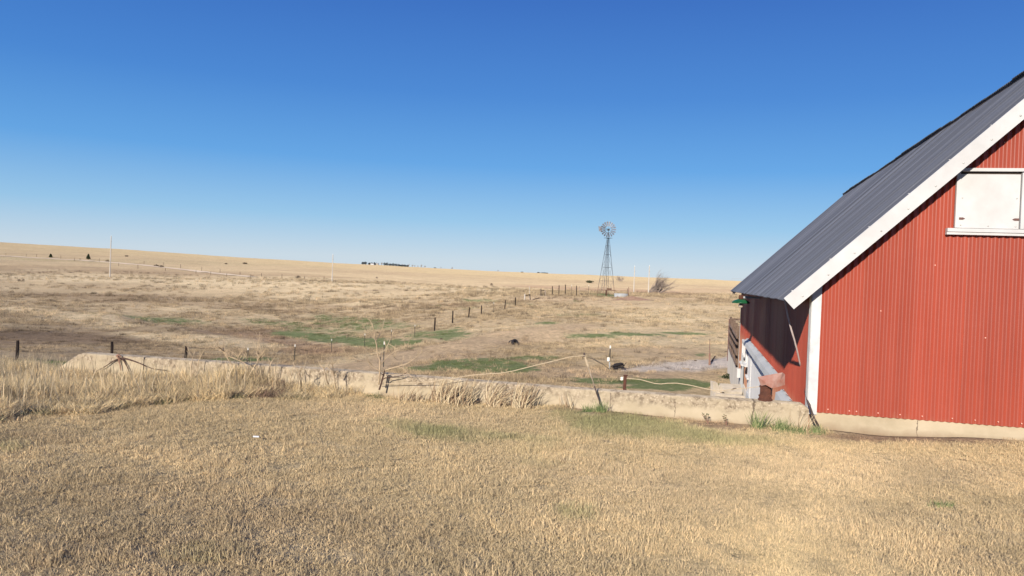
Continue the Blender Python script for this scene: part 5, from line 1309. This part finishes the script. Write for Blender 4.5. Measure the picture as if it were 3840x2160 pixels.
for x, y0, y1, lab in ((2200, 1100, 1090, 'dark low shrub between the pen posts left of the windmill'), (2182, 1105, 1096, 'second small dark weed at the pen posts')):
    q = at(x, y0, 138); q.z = gz(q.x, q.y); m = MB(); R = random.Random(x)
    for k in range(12): m.tube([q, q+Vector((R.uniform(-.4, .4), R.uniform(-.3, .3), R.uniform(.2, .55)))], [0.05, 0.02], 4)
    tag(m.build('low_shrub', M['scrub']), lab, 'shrub')
# bare dirt mound in front of the windmill
mc, Zm = hit(2370, 1124); m = MB(); R = random.Random(3); vs = []; NR_, NA_ = 6, 20
for j in range(NR_+1):
    for i in range(NA_):
        f = j/NR_; t_ = 2*pi*i/NA_; x = mc.x+cos(t_)*f*3.6*(1+.1*R.random()); y = mc.y+sin(t_)*f*2.0; vs.append((x, y, gz(x, y)-0.06+0.62*(1-f)**1.2*(0.9+.2*R.random())))
m.add(vs, [(j*NA_+i, (j+1)*NA_+i, (j+1)*NA_+(i+1) % NA_, j*NA_+(i+1) % NA_) for j in range(NR_) for i in range(NA_)])
o_ = m.build('dirt_mound', M['dirt'], None, True); tag(o_, kind='structure')

# ------------------------------------------------------------------ utility poles
def pole(px, yb, yt, Z, label, wide=0.15):
    b_ = at(px, yb, Z); b_.z = gz(b_.x, b_.y); tz_ = at(px+(yb-yt)*0.028, yt, Z).z
    t = thing('utility_pole', tuple(b_), label, 'pole', 'utility poles across the fields')
    MB().tube([b_-Vector((0, 0, .4)), Vector((b_.x, b_.y, tz_))], [wide*1.2, wide*0.8], 10).build('pole_shaft', M['polewood'], t)
    MB().lathe((b_.x, b_.y, tz_), [(0.05, 0), (0.07, 0.1), (0.04, 0.2), (0.07, 0.28), (0, 0.34)], 8).build('insulator', M['whitecap'], t)
    MB().lathe((b_.x+wide, b_.y, tz_-1.6), [(0.05, -.1), (0.06, 0.0), (0.05, 0.1), (0, 0.14)], 8).build('insulator', M['windsteel'], t)
pole(413, 1000, 886, 246, 'utility pole on the left hill beside the dirt road, leftmost of the poles')
pole(1245, 1053, 955, 262, 'utility pole left of the distant farmstead trees')
pole(2376, 1102, 1000, 258, 'utility pole between the stock tank and the windswept tree')
pole(2431, 1104, 998, 235, 'utility pole standing in front of the windswept bare tree')

# ------------------------------------------------------------------ trees and shrubs
q = at(2462, 1104, 262); q.z = gz(q.x, q.y)
tr = thing('bare_tree', tuple(q), 'windswept leafless tree behind the rightmost utility pole', 'tree')
lean = Vector(RGT.tolist())*1.0; R = random.Random(12); k_ = 262/F
m = MB(); m.tube([q-Vector((0, 0, .3)), q+Vector((0.1, 0, 0.7))], [0.32, 0.25], 7); m.build('trunk', M['greytwig'], tr)
m = MB()
for k in range(30):
    p = q+Vector((R.uniform(-3.0, 1.2), R.uniform(-1.2, 1.2), 0.1)); d = Vector((R.uniform(-0.25, 1.1), R.uniform(-.5, .5), 1.0)); grow(m, p, d, 3.0*R.uniform(.7, 1.1), 0.20, 4, R, 0.42, 0.35, 0.16, 4, 3, (2, 3), lean, 0.74)
m.build('crown', M['greytwig'], tr)
q = at(2325, 1040, 620); q.z = gz(q.x, q.y); t2 = thing('bare_tree', tuple(q), 'hazy rounded bare tree on the horizon right of the windmill', 'tree'); R = random.Random(3); m = MB()
MB().tube([q-Vector((0, 0, .5)), q+Vector((0, 0, 1.0))], [0.3, 0.25], 6).build('trunk', M['greytwig'], t2)
for k in range(22): grow(m, q+Vector((R.uniform(-2.0, 2.0), 0, 0.6)), Vector((R.uniform(-1., 1.), R.uniform(-.6, .6), 0.9)), 2.1, 0.15, 3, R, 0.5, 0.3, 0.1, 3, 3, (2, 3))
m.build('crown', M['greytwig'], t2)

def leafy(q, w, h, n, R, shape='cone', s=0.12):
    m = MB()
    for i in range(n):
        f = R.random(); z = h*(0.08+0.92*f)
        rad = w*((1-f)**0.75 if shape == 'cone' else sqrt(max(0.02, 1-(2*f-0.9)**2)))*sqrt(R.random())*R.uniform(.8, 1.15); t_ = R.uniform(0, 2*pi)
        c1 = Vector(q)+Vector((rad*cos(t_), rad*sin(t_), z)); e1 = Vector((R.uniform(-1, 1), R.uniform(-1, 1), R.uniform(-1, 1))).normalized()*s*R.uniform(.7, 1.5); e2 = e1.cross(Vector((R.uniform(-1, 1), R.uniform(-1, 1), R.uniform(-1, 1)))).normalized()*s*0.6
        m.add([c1-e1, c1+e2, c1+e1, c1-e2], [(0, 1, 2, 3)])
    return m
def cedar(px, yb, yt, wpx, label, seed):
    q, Z = hit(px, yb, 120); q.z = gz(q.x, q.y); h = (yb-yt)/F*Z; w = wpx/F*Z/2; R = random.Random(seed)
    t = thing('cedar', tuple(q), label, 'tree'); MB().tube([q-Vector((0, 0, .2)), q+Vector((0, 0, h*0.6))], [0.09, 0.04], 6).build('trunk', M['bark'], t)
    leafy(q+Vector((0, 0, h*0.05)), w, h, 420, R, 'cone', w*0.22).build('crown', M['cedar'], t)
cedar(190, 966, 953, 15, 'small dark cedar on the left hill, left of the two', 1)
cedar(331, 974, 954, 18, 'dark ragged cedar beside the dirt road left of the first utility pole', 2)
def scrub_at(px, yb, hpx, wpx, label, seed, mat='scrub', z0=100, name='scrub_bush'):
    q, Z = hit(px, yb, z0); q.z = gz(q.x, q.y)-0.05; R = random.Random(seed)
    return tag(leafy(q, wpx/F*Z/2, hpx/F*Z, 150, R, 'ball', wpx/F*Z*0.07).build(name, M[mat], None), label, 'shrub')
scrub_at(2211, 1061, 9, 30, 'dark wide bush on the far bank left of the windmill', 1, 'cedar'); scrub_at(1843, 1072, 10, 14, 'small dark bush on the crest left of the fence braces', 2, 'scrub')
scrub_at(72, 1055, 9, 14, 'dark scrub bush at the left edge of the pale crest', 3); scrub_at(87, 1055, 9, 12, 'dark scrub bush beside another at the left pale crest', 4)
scrub_at(403, 982, 8, 16, 'low dark scrub at the foot of the leftmost pole', 5, 'scrub'); scrub_at(586, 1000, 8, 20, 'brown scrub at the upper edge of the dirt road', 6); scrub_at(605, 1003, 8, 20, 'brown scrub bush right of another on the road edge', 16)
scrub_at(918, 990, 6, 20, 'dark scrub on the middle of the left hill', 7); scrub_at(848, 991, 5, 12, 'tiny scrub left of the dark one on the hill', 8); scrub_at(1118, 1044, 10, 22, 'brown scrub below the hill left of the second pole', 9)
scrub_at(1413, 1044, 6, 9, 'tiny brown bush on the far slope below the farmstead', 10); scrub_at(1416, 1060, 7, 8, 'tiny brown bush on the crest below the farmstead', 11); scrub_at(475, 962, 5, 14, 'small dark scrub high on the left hill', 12)
scrub_at(2545, 1112, 4, 9, 'low scrub on the rise right of the bare tree', 13); scrub_at(300, 974, 5, 6, 'tiny shrub left of the ragged cedar', 14); scrub_at(2590, 1106, 3, 20, 'flat grey weed patch on the rise near the barn', 15)
scrub_at(2728, 1420, 22, 46, 'sparse weed on the dirt slope beside the barn foundation', 17, 'cedar', 12)
def rest_on(px, Z): 
    p_ = at(px, hor(px), Z); return Vector((p_.x, p_.y, gz(p_.x, p_.y)))
# brush heap under the windswept tree
q = at(2470, 1100, 250); q.z = gz(q.x, q.y); m = MB(); R = random.Random(8)
for k in range(70):
    c1 = q+Vector(RGT.tolist())*R.uniform(-3.5, 6)+Vector((0, R.uniform(-1, 1), R.uniform(0, .8))); m.tube([c1, c1+Vector((R.uniform(-1, 1), R.uniform(-.5, .5), R.uniform(-.1, .5)))], [0.05, 0.03], 3)
tag(m.build('brush_pile', M['greytwig']), 'low tangled brush pile under the windswept tree', 'brush pile')
# brown cut bank beside it
q = at(2400, 1097, 240)

# farmstead windbreak on the skyline
FZ = 1120.0
def skyline(px):
    zs = np.linspace(700, 1700, 60); P = [at(px, hor(px), z) for z in zs]
    hh = ground_h(np.array([p.x for p in P]), np.array([p.y for p in P]))
    el = (hh-E)/zs; i = int(np.argmax(el)); return zs[i], Vector((P[i].x, P[i].y, hh[i]))
def fartree(px, w, h, kind, label, grp, seed):
    Z, q = skyline(px); k = Z/F; R = random.Random(seed)
    t = thing('windbreak_tree' if kind == 'E' else 'bare_tree', tuple(q), label, 'tree', grp)
    if kind == 'E':
        MB().tube([q-Vector((0, 0, 1)), q+Vector((0, 0, h*k*0.5))], [0.3, 0.15], 5).build('trunk', M['bark'], t)
        leafy(q-Vector((0, 0, 0.4)), w*k/2, h*k, 170, R, 'ball', w*k*0.10).build('crown', M['fartree'], t)
    else:
        m = MB(); MB().tube([q-Vector((0, 0, 1)), q+Vector((0, 0, h*k*0.4))], [0.35, 0.2], 5).build('trunk', M['greytwig'], t)
        for j in range(5): grow(m, q+Vector((R.uniform(-.5, .5)*w*k*.3, 0, h*k*0.25)), Vector((R.uniform(-.8, .8), R.uniform(-.5, .5), 1)), h*k*0.38, 0.34, 2, R, 0.5, 0.3, 0.1, 3, 2, (2, 3))
        m.build('crown', M['greytwig'], t)
ev = 'dark evergreen tree in the distant farmstead windbreak'; g1 = 'evergreen trees of the farmstead windbreak'
for i, (x, w, h) in enumerate([(1360,14,9),(1369,12,11),(1384,12,8),(1393,14,9),(1402,14,10),(1411,12,9),(1441,12,11),(1450,12,12),(1462,14,9),(1473,14,10),(1484,14,9),(1495,14,9),(1506,14,8),(1517,14,8),(1527,12,7)]): fartree(x, w, h, 'E', ev, g1, i)
bv = 'leafless tree in the line right of the distant farmstead'; g2 = 'bare trees by the farmstead'
for i, (x, w, h) in enumerate([(1430,14,12),(1509,12,11),(1530,12,11),(1545,10,9),(1554,9,8),(1566,7,6),(1578,14,11),(1592,10,8)]): fartree(x, w, h, 'D', bv, g2, i+40)
fartree(1630, 10, 3.5, 'E', 'flat dark tree clump on the skyline right of the farmstead', None, 70); fartree(1652, 8, 6, 'D', 'thin bare tree just right of the flat skyline clump', None, 71)
fartree(1694, 17, 7, 'D', 'lone spreading bare tree on the skyline between farmstead and windmill', None, 72); fartree(1866, 14, 6, 'D', 'faint bare tree on the skyline left of the windmill', None, 73)
fartree(1957, 12, 2.5, 'E', 'tiny dark clump on the skyline left of the windmill', None, 74); fartree(2018, 12, 4.5, 'E', 'small pointed dark tree on the skyline near the windmill', None, 75); fartree(2040, 28, 2.0, 'E', 'long low dark tree row on the skyline near the windmill', None, 76)
Z, q = skyline(1415); k = Z/F
wh_ = thing('farm_shed', tuple(q), 'tiny white shed in front of the distant evergreen windbreak', 'shed')
q = q-Vector(FWD.tolist())*40; q.z = gz(q.x, q.y); MB().box(q+Vector((0, 0, 2.0*k*.9)), (12*k, 4, 5.2*k), Matrix.Rotation(YAW, 3, 'Z')).build('shed_wall', M['white'], wh_)
MB().poly([q+Vector((-6.5*k, -2.3, 4.3*k)), q+Vector((-6.5*k, 2.3, 4.3*k)), q+Vector((-6.5*k, 0, 5.6*k))], (13*k, 0, 0)).build('shed_roof', M['zinc'], wh_)
Z, q = skyline(1428); hs_ = thing('farm_house', tuple(q), 'pale farmhouse right of the white shed by the windbreak', 'house'); q = q-Vector(FWD.tolist())*30; q.z = gz(q.x, q.y)
MB().box(q+Vector((0, 0, 2.2*k)), (8*k, 4, 5.5*k), Matrix.Rotation(YAW, 3, 'Z')).build('house_wall', M['paleconc'], hs_)
MB().poly([q+Vector((-4.5*k, -2.4, 4.8*k)), q+Vector((-4.5*k, 2.4, 4.8*k)), q+Vector((-4.5*k, 0, 7*k))], (9*k, 0, 0)).build('house_roof', M['zinc'], hs_)
# irrigation pivot on the far right skyline
Z, q = skyline(2760); piv = thing('irrigation_pivot', tuple(q), 'thin pale centre pivot sprinkler on the skyline left of the barn roof', 'sprinkler')
k = Z/F; rg = Vector(RGT.tolist())
for j, x in enumerate((-16, 22, 60)):
    p = q+rg*x*k; p.z = gz(p.x, p.y); m = MB(); m.tube([p+rg*(-1.6), p+Vector((0, 0, 7*k)), p+rg*1.6], 0.10, 4); m.build('tower', M['zinc'], piv)
for j, x in enumerate((-16, 22)):
    p = q+rg*x*k; r_2 = q+rg*(x+38)*k; zt = q.z+7*k; P = [Vector((p.x, p.y, zt)).lerp(Vector((r_2.x, r_2.y, zt)), i/8)+Vector((0, 0, 1.2*k*4*(i/8)*(1-i/8))) for i in range(9)]
    MB().tube(P, 0.14, 4).build('sprinkler_pipe', M['zinc'], piv); P2 = [x_-Vector((0, 0, 1.6*k*4*(i/8)*(1-i/8))) for i, x_ in enumerate(P)]; MB().tube(P2, 0.07, 4).build('truss_rod', M['zinc'], piv)

# stones of the gravel track
R = np.random.default_rng(77); m = MB()
g1_, _z = hit(2330, 1392); g2_, _z = hit(2775, 1345)
aa = R.uniform(min(g1_.x, g2_.x)-4, max(g1_.x, g2_.x)+3, 16000); bb = R.uniform(min(g1_.y, g2_.y)-5, max(g1_.y, g2_.y)+8, 16000)
cv_ = cover(aa, bb); ok = (np.abs(cv_[0][:, 0]-cv_[0][:, 2]) < 0.19) & (cv_[2] > 0.4); aa, bb = aa[ok][:2600], bb[ok][:2600]; zz_ = ground_h(aa, bb); ss = R.uniform(0.01, 0.028, len(aa))
for x, y, z, s in zip(aa.tolist(), bb.tolist(), zz_.tolist(), ss.tolist()):
    m.add([(x-s, y, z), (x, y-s, z), (x+s, y, z), (x, y+s, z), (x+s*.2, y, z+s)], [(0, 1, 4), (1, 2, 4), (2, 3, 4), (3, 0, 4)])
if len(aa): tag(m.build('gravel', varied('gravel_stones', (0.34, 0.30, 0.27), (0.52, 0.46, 0.42), 30, 0.9), None), 'loose grey gravel of the track behind the wall', 'gravel', None, 'stuff')

for o in list(bpy.data.objects):
    if '_w' in o: del o['_w']
